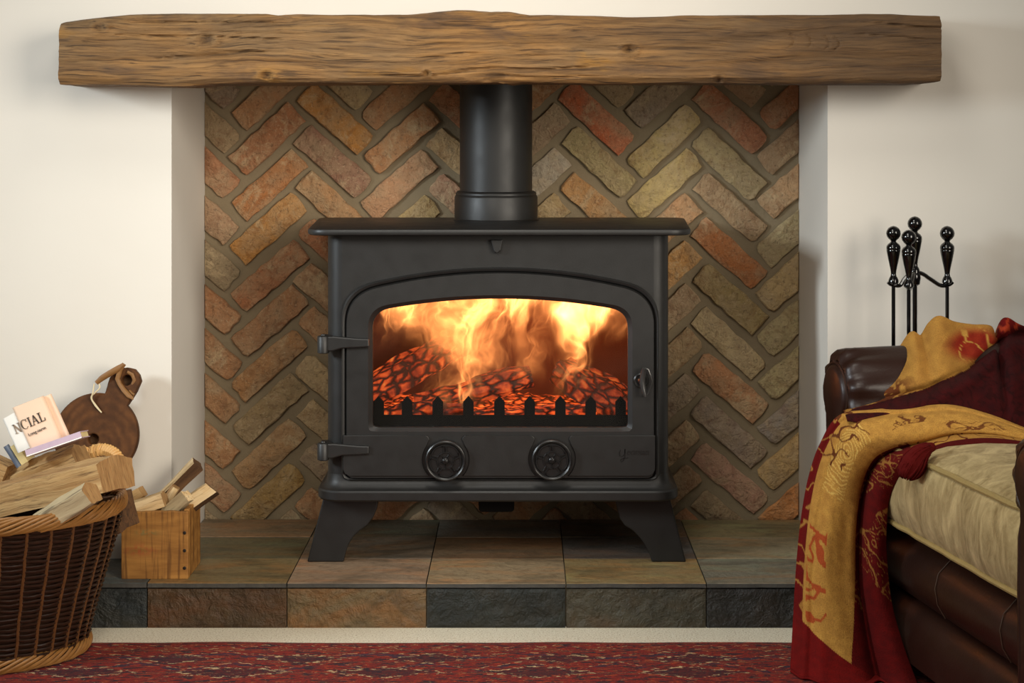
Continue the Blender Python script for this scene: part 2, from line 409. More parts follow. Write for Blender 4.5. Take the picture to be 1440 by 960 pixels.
for ci in range(10):
    cx = 285.5 + 92.5 * ci
    sgn = 1 if ci % 2 else -1                                  # '/' for odd columns
    key = ('/' if sgn > 0 else '\\')
    cols = next((v for (k, x), v in BC.items() if k == key and abs(x - cx) < 20), None)
    y0 = (196 if sgn > 0 else 166) - 63.3
    for r in range(-1, 11):
        cy = y0 + 63.3 * r + random.uniform(-2, 2)
        L = random.uniform(116, 122) * SB / 2; W = random.uniform(36.5, 40.5) * SB / 2
        ang = sgn * math.radians(42 + random.uniform(-1.5, 1.5))
        ccx = (cx + random.uniform(-2, 2) - VX) * SB; ccz = HC - (cy - VY) * SB
        # irregular rounded outline
        base = []
        for (a0, b0, a1, b1, n) in ((-1, -1, 1, -1, 10), (1, -1, 1, 1, 4), (1, 1, -1, 1, 10), (-1, 1, -1, -1, 4)):
            for k in range(n):
                t = k / n
                base.append((lerp(a0, a1, t) * L, lerp(b0, b1, t) * W))
        poly = []
        for (u, v) in base:
            corner = abs(u) > L * 0.99 and abs(v) > W * 0.99
            f = random.uniform(0.0, 0.005) + (random.uniform(0.001, 0.006) if corner else 0)
            d = math.hypot(u, v)
            u2 = u - math.copysign(min(f, abs(u)), u) * (1 if abs(u) > L * 0.99 else 0.0) ; v2 = v - math.copysign(min(f, abs(v)), v) * (1 if abs(v) > W * 0.99 else 0)
            if corner: v2 = v - math.copysign(f * 0.6, v)
            poly.append((ccx + u2 * math.cos(ang) - v2 * math.sin(ang), ccz + u2 * math.sin(ang) + v2 * math.cos(ang)))
        for (ax, lim, kg) in ((0, XL + 0.001, True), (0, XR - 0.001, False), (1, Z_H - 0.012, True), (1, Z_SOFFIT - 0.002, False)):
            poly = clip(poly, ax, lim, kg) if len(poly) > 2 else poly
        if len(poly) < 4: continue
        xs = [q[0] for q in poly]; zs = [q[1] for q in poly]
        if (max(xs) - min(xs)) < 0.012 or (max(zs) - min(zs)) < 0.02: continue
        mx = sum(xs) / len(xs); mz = sum(zs) / len(zs)
        proud = random.uniform(0.004, 0.009)
        r0 = [(x, D_BACK + 0.003, z) for x, z in poly]
        r1 = [(x, D_BACK - proud * 0.6, z) for x, z in poly]
        def inset(q, e):
            dx, dz = q[0] - mx, q[1] - mz
            d = math.hypot(dx, dz)
            k_ = max(0, (d - e) / d) if d > 1e-6 else 1
            return (mx + dx * k_, mz + dz * k_)
        r2 = [(inset(q, 0.0035)[0], D_BACK - proud + random.uniform(-0.001, 0.001), inset(q, 0.0035)[1]) for q in poly]
        b = MB().loft([r0, r1, r2], False, True)
        ob = b.build('brick', BRICK, wall_back, True)
        c_ = cols[min(max(r - 1, 0), len(cols) - 1)] if cols and 0 <= r - 1 < len(cols) else random.choice(PAL)
        k_ = random.uniform(0.93, 1.07)
        lum = sum(lin(q) for q in c_) / 3
        ob.color = tuple(max(0.01, min(1, (lum + (lin(q) - lum) * 1.04) * k_ * 1.5)) for q in c_) + (1,)
        nb += 1

# ------------------------------------------------------------------ hearth
JX = [-1.1055, -0.8055, -0.5055, -0.2065, 0.0927, 0.3938, 0.694, 0.994]
hearth = thing('hearth', (-0.05, 3.96, 0), 'raised hearth of mottled slate tiles under the black stove', 'hearth')
m = MB()
m.box(JX[0] + 0.004, JX[-1] - 0.004, D_HEARTH + 0.014, D_WALL - 0.001, 0, Z_H - 0.0105)
m.box(XL + 0.001, XR - 0.001, D_WALL - 0.002, D_BACK - 0.016, 0, Z_H - 0.0105)
m.build('core', MORTAR, hearth)
TOPC = [[(74, 80, 78), (120, 104, 70), (150, 126, 102), (150, 128, 98), (138, 118, 80), (118, 112, 96), (110, 100, 80)],
        [None, (92, 86, 62), (112, 100, 84), (116, 94, 70), (92, 86, 80), (134, 122, 96), None],
        [None, (124, 106, 82), (92, 86, 70), (118, 112, 102), (100, 90, 76), (128, 116, 84), None]]
ROWD = [(D_HEARTH - 0.004, D_ROW1), (D_ROW1, D_ROW2), (D_ROW2, D_BACK - 0.016)]
for r, (d0, d1) in enumerate(ROWD):
    for k in range(7):
        x0, x1 = JX[k], JX[k + 1]
        if r:
            x0, x1 = max(x0, XL + 0.001), min(x1, XR - 0.001)
            if x1 - x0 < 0.02: continue
        g = 0.0012
        dz = random.uniform(-0.0008, 0.0008)
        m = MB()
        # slightly uneven front lip
        n = 10
        top = []; 
        fr = [(lerp(x0 + g, x1 - g, i / n), d0 + g + (random.uniform(0, 0.003) if r == 0 else 0)) for i in range(n + 1)]
        bk = [(x1 - g, d1 - g), (x0 + g, d1 - g)]
        out = fr + bk
        m.loft([[(x, y, Z_H - 0.010) for x, y in out], [(x, y, Z_H + dz - 0.0012) for x, y in out]], False, False, True, 1)
        m.loft([[(x, y, Z_H + dz - 0.0012) for x, y in out], [(x, y + (0.0015 if i <= n else -0.001), Z_H + dz) for i, (x, y) in enumerate(out)]], False, True)
        m.add([(x, y, Z_H - 0.010) for x, y in out], [tuple(range(len(out)))], 1)
        t = m.build('top_tile', [SLATE_TOP, SLATE_EDGE], hearth, fixn=False)
        c_ = TOPC[r][k] or (110, 100, 84)
        t.color = tuple(lin(q) * 1.05 for q in c_) + (1,)
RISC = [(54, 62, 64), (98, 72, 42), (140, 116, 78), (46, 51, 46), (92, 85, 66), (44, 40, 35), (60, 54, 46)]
for k in range(7):
    x0, x1 = JX[k] + 0.0012, JX[k + 1] - 0.0012
    nx, nz = 40, 12
    m = MB(); fr = []; v = []; f = []
    for j in range(nz + 1):
        for i in range(nx + 1):
            x = lerp(x0, x1, i / nx); z = lerp(0.0, Z_H - 0.0135, j / nz)
            e = 0 if (i in (0, nx) or j in (0, nz)) else 1
            v.append((x, D_HEARTH + 0.002 - e * (0.0015 + 0.0030 * fbm(x * 22 + k * 9, 3.1, z * 30, 4)), z))
    for j in range(nz):
        for i in range(nx):
            q = j * (nx + 1) + i
            f.append((q, q + 1, q + nx + 2, q + nx + 1))
    m.add(v, f); m.box(x0, x1, D_HEARTH + 0.0028, D_HEARTH + 0.013, 0.0, Z_H - 0.0135)
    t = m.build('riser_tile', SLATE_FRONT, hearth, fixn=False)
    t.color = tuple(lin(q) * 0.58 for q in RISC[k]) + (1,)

# ------------------------------------------------------------------ oak mantel beam
TOPL = [(79, 29), (120, 25), (175, 19), (243, 17), (381, 17), (473, 19), (555, 18), (642, 12), (716, 14.6), (746, 17.4), (883, 20.6), (1067, 19.7), (1227, 17.4), (1321, 19.7), (1328, 20)]
BOTL = [(79, 119), (140, 119), (257, 121.5), (300, 118), (381, 118), (560, 117), (716, 115.6), (900, 117), (1100, 117), (1300, 117), (1328, 114)]
DB0, DB1 = 3.685, D_WALL - 0.0005
m = MB(); rings = []; KV = []
NX = 560
MARKS = [(1108, 57), (1132, 58), (1157, 60), (1171, 61)]
KNOTS = [(885, 70, 13), (140, 37, 12), (375, 107, 12), (290, 55, 16), (1010, 112, 9), (600, 103, 8)]
for i in range(NX + 1):
    px = lerp(79.5, 1327, i / NX)
    x = (px - VX) * DB0 / F
    zt = HC - (interp(TOPL, px) - VY) * DB0 / F; zb = HC - (interp(BOTL, px) - VY) * DB0 / F
    ch = 0.016 + 0.010 * ns(px * 0.006, 4, 1)
    prof = [(DB1, zb), (DB0 + 0.06, zb), (DB0 + 0.012, zb + 0.001), (DB0, zb + 0.012)]
    seg = [prof]
    pts = []
    def seg_add(p0, p1, n):
        for k in range(n): pts.append((lerp(p0[0], p1[0], k / n), lerp(p0[1], p1[1], k / n)))
    seg_add(prof[0], prof[1], 3); seg_add(prof[1], prof[2], 4); seg_add(prof[2], prof[3], 3)
    seg_add(prof[3], (DB0 + 0.002, zt - ch - 0.008), 40)
    seg_add((DB0 + 0.002, zt - ch - 0.008), (DB0 + 0.020, zt - 0.004), 8); seg_add((DB0 + 0.020, zt - 0.004), (DB0 + 0.05, zt), 4)
    seg_add((DB0 + 0.05, zt), (DB1, zt), 3)
    pts.append((DB1, zt))
    ring = []
    ef = min(1.0, min(i, NX - i) / 3.0)
    for (d, z) in pts:
        w = smooth(DB1 - 0.02, DB1 - 0.10, d)
        grain = fbm(x * 2.4, 1.7, z * 55 + 2.5 * ns(x * 3, z * 6, 0), 4) * 0.0042 + fbm(x * 5, d * 8, z * 9, 3) * 0.0035
        crack = noise.noise(Vector((x * 1.6, 8.3 + d, (z + 0.012 * ns(x * 5, 2, z * 5)) * 30)))
        grain -= 0.008 * max(0, 0.09 - abs(crack)) / 0.09 * smooth(0.0, 0.3, ns(x * 2.1, 5, z * 8))
        dd = 0.0; kn0 = 0.0
        py = VY + (HC - z) * F / DB0
        for (kx, ky, kr) in KNOTS:
            q = math.hypot((px - kx), (py - ky) * 1.4)
            kn0 = max(kn0, 0.75 * math.exp(-(q / (kr * 0.6)) ** 2) * (0.7 + 0.6 * ns(px * 0.3, py * 0.3, 1)))
            if q < kr * 1.7: dd -= 0.010 * math.exp(-(q / (kr * 0.45)) ** 2) - 0.004 * math.exp(-((q - kr) / (kr * 0.35)) ** 2)
        for (kx, ky) in MARKS:
            q = abs(math.hypot(px - kx, py - ky) - 9)
            if q < 2.2 and px > kx + 2: dd -= 0.004 * (1 - q / 2.2)
        KV.append(max(0.0, min(1.0, kn0)))
        ring.append((x - (0.004 * (1 - ef)) * (1 if i > NX / 2 else -1), d - (grain + dd) * w * (1 if d < DB0 + 0.03 else 0.3), z + (grain * 0.6 if z > zt - 0.02 or z < zb + 0.01 else 0) * w))
    rings.append(ring)
m.loft(rings)
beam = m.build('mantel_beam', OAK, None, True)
ka = beam.data.attributes.new('knot', 'FLOAT', 'POINT'); ka.data.foreach_set('value', KV)
tag(beam, 'long weathered oak mantel beam across the fireplace with carved crescent marks', 'beam')

# ------------------------------------------------------------------ stove
SX = 3.78 / F
def S(px, py): return ((px - VX) * SX, HC - (py - VY) * SX)           # x,z on the stove front
stove = thing('wood_stove', (-0.055, 3.99, Z_H), 'black cast iron wood burning stove with arched glass door and flue', 'stove')
BX0, BX1 = S(458, 0)[0], S(942, 0)[0]
D_F, D_R = 3.79, 4.20
def plan(off, z, rf=0.035, x0=BX0, x1=BX1, d0=D_F, d1=D_R, rr=0.02, n=8):
    x0 -= off; x1 += off; d0 -= off; d1 += off; rf += off; rr += off
    pts = []
    for (cx, cy, r, a0) in ((x0 + rf, d0 + rf, rf, PI), (x1 - rf, d0 + rf, rf, 1.5 * PI), (x1 - rr, d1 - rr, rr, 0), (x0 + rr, d1 - rr, rr, 0.5 * PI)):
        for k in range(n + 1):
            a_ = a0 + 0.5 * PI * k / n
            pts.append((cx + r * math.cos(a_), cy + r * math.sin(a_), z))
    return pts
Z_TOP = 0.8506
zb0 = S(0, 682)[1]
# shell: walls only where the front is open (front made as plate with hole)
full = plan(0, 0)
nn = 9
# ring order: front-left corner (9), front-right (9), back-right, back-left ; open between index 8 and 9
shell = full[nn:] + full[:nn]
m = MB()
inner = plan(-0.012, 0); inner = inner[nn:] + inner[:nn]
m.loft([[(x, y, zb0) for x, y, _ in shell], [(x, y, Z_TOP - 0.013) for x, y, _ in shell]], False, False, False)
m.loft([[(x, y, zb0) for x, y, _ in inner], [(x, y, Z_TOP - 0.013) for x, y, _ in inner]], False, False, False)
body = m.build('body', IRON, stove, True)
# loops
def loop(xl, xr, yb, ytc, yts, r, rb=6):
    xc = (xl + xr) / 2; hw = (xr - xl) / 2
    arc = lambda x: ytc + (yts - ytc) * ((x - xc) / hw) ** 2
    pts = []
    def bez(p0, p1, p2, n=14):
        for k in range(n + 1):
            t = k / n
            pts.append(((1 - t) ** 2 * p0[0] + 2 * t * (1 - t) * p1[0] + t * t * p2[0], (1 - t) ** 2 * p0[1] + 2 * t * (1 - t) * p1[1] + t * t * p2[1]))
    bez((xl + rb, yb), (xl, yb), (xl, yb - rb))
    bez((xl, yts + r), (xl, yts), (xl + r, arc(xl + r)))
    for k in range(1, 40):
        x = lerp(xl + r, xr - r, k / 40); pts.append((x, arc(x)))
    bez((xr - r, arc(xr - r)), (xr, yts), (xr, yts + r))
    bez((xr, yb - rb), (xr, yb), (xr - rb, yb))
    return pts
NA = 320
def polar(pts, c=(703, 540)):
    out = []
    n = len(pts)
    for k in range(NA):
        a_ = 2 * PI * (k + 0.5) / NA
        dx, dy = math.cos(a_), math.sin(a_)
        best = None
        for i in range(n):
            x0, y0 = pts[i][0] - c[0], pts[i][1] - c[1]; x1, y1 = pts[(i + 1) % n][0] - c[0], pts[(i + 1) % n][1] - c[1]
            den = dx * (y1 - y0) - dy * (x1 - x0)
            if abs(den) < 1e-9: continue
            t = (x0 * (y1 - y0) - y0 * (x1 - x0)) / den
            u = (x0 * dy - y0 * dx) / den
            if t > 0 and -1e-6 <= u <= 1 + 1e-6 and (best is None or t < best): best = t
        out.append((c[0] + dx * best, c[1] + dy * best))
    return out
def L3(pts, D): return [(S(x, y)[0], D, S(x, y)[1]) for x, y in pts]
def rectloop(x0, y0, x1, y1): return polar([(x0, y1), (x0, y0), (x1, y0), (x1, y1)])
# front plate of the body
fx0 = VX + full[8 + 0][0] / SX
xl_flat = VX + (BX0 + 0.035) / SX; xr_flat = VX + (BX1 - 0.035) / SX
yt_b = VY + (HC - (Z_TOP - 0.013)) / SX; yb_b = VY + (HC - zb0) / SX
hole = polar(loop(508, 898, 640, 405, 424, 26))
m = MB()
out_ = rectloop(xl_flat, yt_b, xr_flat, yb_b)
m.loft([L3(out_, D_F), L3(hole, D_F), L3(hole, D_F + 0.012)], False, False)
m.build('front_plate', IRON, stove)
# plinth / base
m = MB()
rings = []
for off, py in ((0.0005, 668), (0.002, 676), (0.006, 683), (0.013, 687.5), (0.0185, 689), (0.0215, 691.5), (0.0215, 701.5), (0.018, 704)):
    rings.append(plan(off, S(0, py)[1]))
m.loft(rings, True, True)
m.build('base_plate', IRON, stove, 28)
# top plate
x0t, x1t = (432 - VX) * 3.77 / F, (972 - VX) * 3.77 / F
m = MB(); rings = []
for off, z in ((-0.005, Z_TOP - 0.0145), (-0.001, Z_TOP - 0.0125), (0, Z_TOP - 0.009), (0, Z_TOP - 0.005), (-0.0015, Z_TOP - 0.0015), (-0.005, Z_TOP)):
    rings.append([(x + math.copysign(0.026, x - (x0t + x1t) / 2) * smooth(0.0, 1.0, (y - 3.76) / 0.44) * (1 if abs(x - (x0t + x1t) / 2) > 0.2 else 0), y, zz) for x, y, zz in plan(off, z, 0.05, x0t, x1t, 3.735, 4.225, 0.04, 10)])
m.loft(rings)
m.build('top_plate', IRON, stove, True)
# legs
LEGF = [(457, 702), (533, 702), (533, 708), (531, 720), (526, 731), (517, 742), (506, 749), (497, 757), (491, 766), (487, 776), (484, 788), (433, 788)]
LEGR = [(863, 702), (940, 702), (964, 788), (916, 788), (912, 776), (906, 766), (899, 757), (889, 748), (878, 742), (871, 733), (867, 720), (864, 708)]
def leg(pts, D, DS, flip=1, rear=False):
    """front plate plus return towards the back on the outer edge"""
    k = 3.85 / F
    q = [((x - VX) * k, HC - (y - VY) * k) for x, y in pts]
    zmin = min(z for _, z in q)
    q = [(x, max(Z_H, Z_H + (z - zmin) * (S(0, 702)[1] - Z_H) / (max(z_ for _, z_ in q) - zmin))) for x, z in q]
    m = MB()
    m.prism(q, D, D + 0.012)
    if flip > 0: o0, o1 = q[0], q[-1]
    else: o0, o1 = q[1], q[2]
    t = 0.011 * flip
    d0, d1 = (D + 0.011, D + DS) if DS > 0 else (D + DS, D + 0.001)
    top = [(o0[0], d0, o0[1]), (o0[0] + t, d0, o0[1]), (o0[0] + t, d1, o0[1]), (o0[0], d1, o0[1])]
    bot = [(o1[0], d0, o1[1]), (o1[0] + t, d0, o1[1]), (o1[0] + t, lerp(d0, d1, 0.6), o1[1]), (o1[0], lerp(d0, d1, 0.6), o1[1])]
    if DS < 0:
        bot = [(o1[0], lerp(d1, d0, 0.6), o1[1]), (o1[0] + t, lerp(d1, d0, 0.6), o1[1]), (o1[0] + t, d1, o1[1]), (o1[0], d1, o1[1])]
    m.loft([bot, top])
    return m.build('leg', IRON, stove, bevel=0.003)
leg(LEGF, 3.835, 0.07, 1); leg(LEGR, 3.835, 0.07, -1)
leg(LEGF, 4.19, -0.07, 1); leg(LEGR, 4.19, -0.07, -1)
# door ---------------------------------------------------------------
win = polar(loop(524, 883, 601, 420, 438, 24, 6))
win_o = polar(loop(518, 889, 606, 414.5, 433, 27, 8))
Lo = [polar(loop(480 + e, 927 - e, 675 - e * 0.5, 376 + e, 408 + e, 44 - e * 0.4, 10)) for e in (0, 2, 4.5, 6.5, 8)]
m = MB()
m.loft([L3(Lo[0], D_F - 0.0005), L3(Lo[0], D_F - 0.008), L3(Lo[1], D_F - 0.012), L3(Lo[2], D_F - 0.010), L3(Lo[3], D_F - 0.004), L3(Lo[3], D_F - 0.010), L3(Lo[4], D_F - 0.016),
        L3(win_o, D_F - 0.016), L3(win, D_F - 0.008), L3(win, D_F + 0.006)], False, False)
door = m.build('door', IRON, stove, 24)
# glass
pane = polar(loop(512, 895, 612, 408, 427, 26, 6))
a = Mat('stove_glass')
gl = a.n('ShaderNodeBsdfGlossy', None, Roughness=0.03, Color=(1, 1, 1, 1)); tr = a.n('ShaderNodeBsdfTransparent', None, Color=(0.97, 0.96, 0.95, 1))
mx = a.n('ShaderNodeMixShader', None, i0=0.010, i1=tr.outputs[0], i2=gl.outputs[0]); a.nt.links.new(mx.outputs[0], a.out.inputs[0])
GLASS = a.m
m = MB(); m.loft([L3(pane, D_F + 0.0065), L3(pane, D_F + 0.0095)])
o = m.build('glass_pane', GLASS, door); o['label'] = 'clear heatproof glass of the stove door'
# lower raised panels round the two controls
KN = [(627, 645), (776, 644)]
def circ_side(c, side, y0, y1, r=33, n=10):
    out = []
    for k in range(n + 1):
        y = lerp(y0, y1, k / n); dx = math.sqrt(max(0, r * r - (y - c[1]) ** 2))
        out.append((c[0] + side * dx, y))
    return out
yT, yB = 611, 668
def corner(cx, cy, r, a0, a1, n=5): return [(cx + r * math.cos(lerp(a0, a1, k / n)), cy + r * math.sin(lerp(a0, a1, k / n))) for k in range(n + 1)]
left_edge = [(490, yB), (484, yB - 7), (483, yT)]
pA = [(483, yT)] + [(598, yT)] + corner(598, yT + 6, 6, -PI / 2, 0, 4) + circ_side(KN[0], -1, 626, yB) + [(492, yB)] + [(486, yB - 3), (483, yB - 9)]
pB = [(656, yT), (746, yT)] + corner(746, yT + 6, 6, -PI / 2, 0, 4) + circ_side(KN[1], -1, 626, yB) + circ_side(KN[0], 1, yB, 626) + corner(656, yT + 6, 6, PI, 1.5 * PI, 4)
pC = [(806, yT), (921, yT), (921, yB - 9), (918, yB - 3), (912, yB)] + circ_side(KN[1], 1, yB, 626) + corner(806, yT + 6, 6, PI, 1.5 * PI, 4)
for pp in (pA, pB, pC):
    m = MB(); m.prism([S(x, y) for x, y in pp], D_F - 0.0205, D_F - 0.012)
    m.build('raised_panel', IRON, door, bevel=0.0012)
# emblem and maker's lettering, embossed
cu = bpy.data.curves.new('maker_name', 'FONT'); cu.body = 'eoman'; cu.size = 0.021; cu.extrude = 0.0006; cu.shear = 0.25
to = bpy.data.objects.new('maker_name_tmp', cu); col.objects.link(to)
dg = bpy.context.evaluated_depsgraph_get(); me = bpy.data.meshes.new_from_object(to.evaluated_get(dg)); bpy.data.objects.remove(to)
lx, lz = S(880, 638)
me.transform(Matrix.Translation((lx, D_F - 0.0207, lz)) @ Matrix.Rotation(PI / 2, 4, 'X'))
xs = [v.co.x for v in me.vertices]; wid = max(xs) - min(xs); kx = (31 * SX) / wid
for v in me.vertices: v.co.x = lx + (v.co.x - lx) * kx
me.materials.append(IRON_SATIN); o = bpy.data.objects.new('maker_lettering', me); col.objects.link(o); put(o, door)
o['label'] = 'small embossed script lettering'
m = MB()
for pts in ([(872, 631), (870.5, 635), (871.5, 640), (875, 640), (878, 636), (878.5, 630)], [(878.5, 630), (878, 640), (876, 646), (873, 648), (872, 645), (876, 643), (883, 642)]):
    m.tube([Vector((S(x, y)[0], D_F - 0.0206, S(x, y)[1])) for x, y in pts], 0.0011, 6)
m.build('maker_initial', IRON_SATIN, door)
# air control knobs
for (kx_, ky_) in KN:
    cx, cz = S(kx_, ky_)
    R = 28.5 * SX
    dk = D_F - 0.016
    m = MB(); m.lathe([(R * 0.3, 0.0), (R, 0.004), (R, 0.016), (R * 0.985, 0.0185), (R * 0.93, 0.020), (R * 0.86, 0.0185), (R * 0.80, 0.0145), (R * 0.42, 0.0145), (R * 0.2, 0.0145)], (cx, dk, cz), 48, 'y')
    kn = m.build('air_control_knob', IRON_SATIN, stove, True); kn['label'] = 'round air control with a moulded rose'
    def petal(r0, r1, a0, a1, h, tn=0.0016):
        pts = []
        for k in range(9): a_ = lerp(a0, a1, k / 8); rr_ = r1 * (1 - 0.10 * abs(k / 4 - 1) ** 2); pts.append((cx + rr_ * math.cos(a_), cz + rr_ * math.sin(a_)))
        for k in range(5): a_ = lerp(a1, a0, k / 4); pts.append((cx + r0 * math.cos(lerp((a0 + a1) / 2, a_, 0.8)), cz + r0 * math.sin(lerp((a0 + a1) / 2, a_, 0.8))))
        pth = [Vector((x, dk - h, z)) for x, z in pts]; pth += [pth[0], pth[1]]
        mm = MB(); mm.tube(pth, tn, 6, False)
        mm.prism(pts, dk - h + 0.0012, dk - 0.013)
        mm.build('petal', IRON_SATIN, kn, True)
    for k in range(5):
        a0 = 0.35 + 2 * PI * k / 5
        petal(R * 0.42, R * 0.78, a0 + 0.08, a0 + 2 * PI / 5 - 0.08, 0.0175)
        petal(R * 0.20, R * 0.42, a0 + 0.70, a0 + 0.70 + 2 * PI / 5 - 0.12, 0.0185, 0.0012)
    m = MB(); m.lathe([(R * 0.17, 0.013), (R * 0.19, 0.018), (R * 0.16, 0.0205), (R * 0.10, 0.0225), (R * 0.02, 0.023)], (cx, dk, cz), 16, 'y')
    for k in range(9):
        a_ = k * 2.4; rr_ = R * 0.05 * math.sqrt(k)
        m.lathe([(0.0012, 0.0195), (0.0011, 0.0235), (0.0004, 0.0242)], (cx + rr_ * math.cos(a_), dk, cz + rr_ * math.sin(a_)), 6, 'y')
    m.build('rose_centre', IRON_SATIN, kn, True)
# hinges
for (hy, tag_) in ((482.5, 0), (632.5, 1)):
    pts = [(448, hy - 10), (470, hy - 11), (505, hy - 8), (520, hy - 7.5), (520, hy + 4), (505, hy + 5), (482, hy + 6), (468, hy + 10), (448, hy + 10)]
    m = MB(); m.prism([S(x, y) for x, y in pts], D_F - 0.028, D_F - 0.014)
    m.prism([S(x, y) for x, y in [(449, hy - 10), (466, hy - 10), (466, hy + 10), (449, hy + 10)]], D_F - 0.020, D_F + 0.03)
    h = m.build('hinge', IRON, stove, bevel=0.003)
    x, z = S(455.5, hy); rr_ = 8.5 * SX
    m = MB(); m.lathe([(rr_ * 0.8, -13 * SX), (rr_, -12 * SX), (rr_, 10 * SX), (rr_ * 0.85, 11.5 * SX), (rr_ * 0.45, 12 * SX), (rr_ * 0.4, 13.5 * SX), (rr_ * 0.1, 14 * SX)], (x, D_F - 0.020, z), 20, 'z')
    m.build('hinge_pin', IRON, h, True)
# handle
hx, hz = S(901, 534)
m = MB(); m.lathe([(0.013, 0.0), (0.0165, 0.001), (0.0165, 0.004), (0.014, 0.006), (0.009, 0.005), (0.006, 0.018), (0.004, 0.020)], (hx, D_F - 0.016, hz), 24, 'y')
hd = m.build('door_handle', IRON_SATIN, door, True); hd['label'] = 'small lever latch of the stove door'
m = MB()
dh = D_F - 0.036
hp = [(904.5, 515, -0.004, .0045), (904, 520, 0, .0058), (902.5, 528, 0.002, .0062), (902, 536, 0.002, .0066), (903.5, 545, 0.0, .0056), (905.5, 552, -0.003, .0042), (906.5, 555, -0.004, .0025)]
m.tube([Vector((S(x, y)[0], dh + d, S(x, y)[1])) for x, y, d, r in hp], [r for *_, r in hp], 10)
m.build('lever', IRON_SHINY, hd, True)
m = MB()
m.tube([Vector((S(x, y)[0], dh + 0.010, S(x, y)[1])) for x, y in ((906, 516), (911, 518), (914, 527), (916, 534), (914, 543), (911, 552), (906, 555))], 0.0020, 8)
m.build('lever_loop', IRON_SHINY, hd, True)
# latch tab on the upper front, ash lip under the base
m = MB(); m.prism([S(x, y) for x, y in ((690, 337), (707, 337), (704, 352), (699, 356.5), (695, 354))], D_F - 0.014, D_F)
m.build('baffle_tab', IRON, stove, bevel=0.002)
m = MB(); m.prism([((x - VX) * 3.86 / F, HC - (y - VY) * 3.86 / F) for x, y in ((673, 700), (723, 700), (723, 717), (720, 720), (676, 720), (673, 717))], 3.86, 3.95)
m.build('riddling_lever', IRON_DARK, stove, bevel=0.003)
# flue
FX, FD = (697.5 - VX) * 4.1 / F, 4.105
kf = 4.1 / F
m = MB(); zc = HC - (272 - VY) * 4.01 / F
m.lathe([(59.5 * kf, Z_TOP - 0.001), (60 * kf, Z_TOP + 0.002), (58.5 * kf, Z_TOP + 0.004), (58.5 * kf, zc - 0.012), (57.5 * kf, zc - 0.008), (56.5 * kf, zc - 0.0065), (56.8 * kf, zc - 0.003), (55.5 * kf, zc + 0.001), (53 * kf, zc + 0.003), (50 * kf, zc + 0.003)], (FX, FD, 0), 64, 'z')
m.build('flue_collar', IRON, stove, True)
m = MB(); m.lathe([(51 * kf, Z_TOP + 0.02), (51 * kf, Z_SOFFIT - 0.001)], (FX, FD, 0), 64, 'z')
m.build('flue_pipe', IRON, stove, True)
# firebox lining
a = Mat('sooty_firebrick'); a.bump(a.noise(60, 4), 0.4, 0.004)
LINING = a.fin(a.mix(a.noise(9, 4), rgb(96, 52, 36), rgb(48, 28, 20)), 0.95)
fx0_, fx1_ = BX0 + 0.022, BX1 - 0.022
zf0, zf1 = S(0, 606)[1], S(0, 398)[1]
fd0, fd1 = D_F + 0.013, 4.13
m = MB()
m.box(fx0_, fx1_, fd1, fd1 + 0.015, zf0 - 0.01, zf1); m.box(fx0_, fx0_ + 0.01, fd0, fd1, zf0 - 0.01, zf1); m.box(fx1_ - 0.01, fx1_, fd0, fd1, zf0 - 0.01, zf1)
m.box(fx0_, fx1_, fd0, fd1, zf0 - 0.02, zf0 - 0.008); m.box(fx0_, fx1_, fd0, fd1, zf1, zf1 + 0.01)
m.build('firebox_lining', LINING, stove)
# picket guard
dg0 = D_F + 0.022
GX = [530.5, 571, 614.5, 658, 702, 745, 788.5, 831.5, 874]
m = MB()
m.prism([S(x, y) for x, y in ((520, 587), (886, 587), (886, 606), (520, 606))], dg0, dg0 + 0.007)
for x in GX:
    m.prism([S(q, y) for q, y in ((x - 7.5, 606), (x - 7.5, 568.5), (x, 560), (x + 7.5, 568.5), (x + 7.5, 606))], dg0 - 0.0005, dg0 + 0.0075)
gd = m.build('log_guard', IRON_DARK, stove); gd['label'] = 'low picket-shaped log guard behind the glass'

# ------------------------------------------------------------------ fire
def ember(name, hot, sc_, low=0.0):
    a = Mat(name)
    off = a.add(a.x, a.scale((0.012, 0.012, 0.012), a.noise(40, 2, 0.5, 0, None, True)))
    e = a.vor(sc_, a.scale((0.6, 1.0, 1.0), off), 'DISTANCE_TO_EDGE')
    blk = a.ramp(e, [(0.05, 0.0), (0.2, 1.0)])
    var = a.ramp(a.noise(26, 4, 0.65), [(0.3, low), (0.72, 1.0)])
    glow = a.math('MULTIPLY', blk, var)
    colr = a.ramp(glow, [(0.0, (0.02, 0.002, 0.0, 1)), (0.35, (0.42, 0.035, 0.006, 1)), (0.75, (1.0, 0.13, 0.02, 1)), (1.0, (1.0, 0.30, 0.05, 1))])
    a.bump(blk, 1.0, 0.012)
    a.set(a.b.inputs['Emission Color'], colr); a.set(a.b.inputs['Emission Strength'], hot)
    return a.fin(rgb(40, 24, 18), 0.95)
EMBER = ember('glowing_charred_wood', 0.7, 44); EMBER_HOT = ember('hot_ember_wood', 1.2, 48, 0.25); EMBER_DIM = ember('dull_ember_wood', 0.5, 44)
def axis_matrix(p0, p1, roll=0.0):
    x = (p1 - p0).normalized()
    up = Vector((0, 0, 1)); y = up.cross(x).normalized(); z = x.cross(y)
    M = Matrix((x, y, z)).transposed().to_4x4()
    M.translation = p0
    return M @ Matrix.Rotation(roll, 4, 'X')
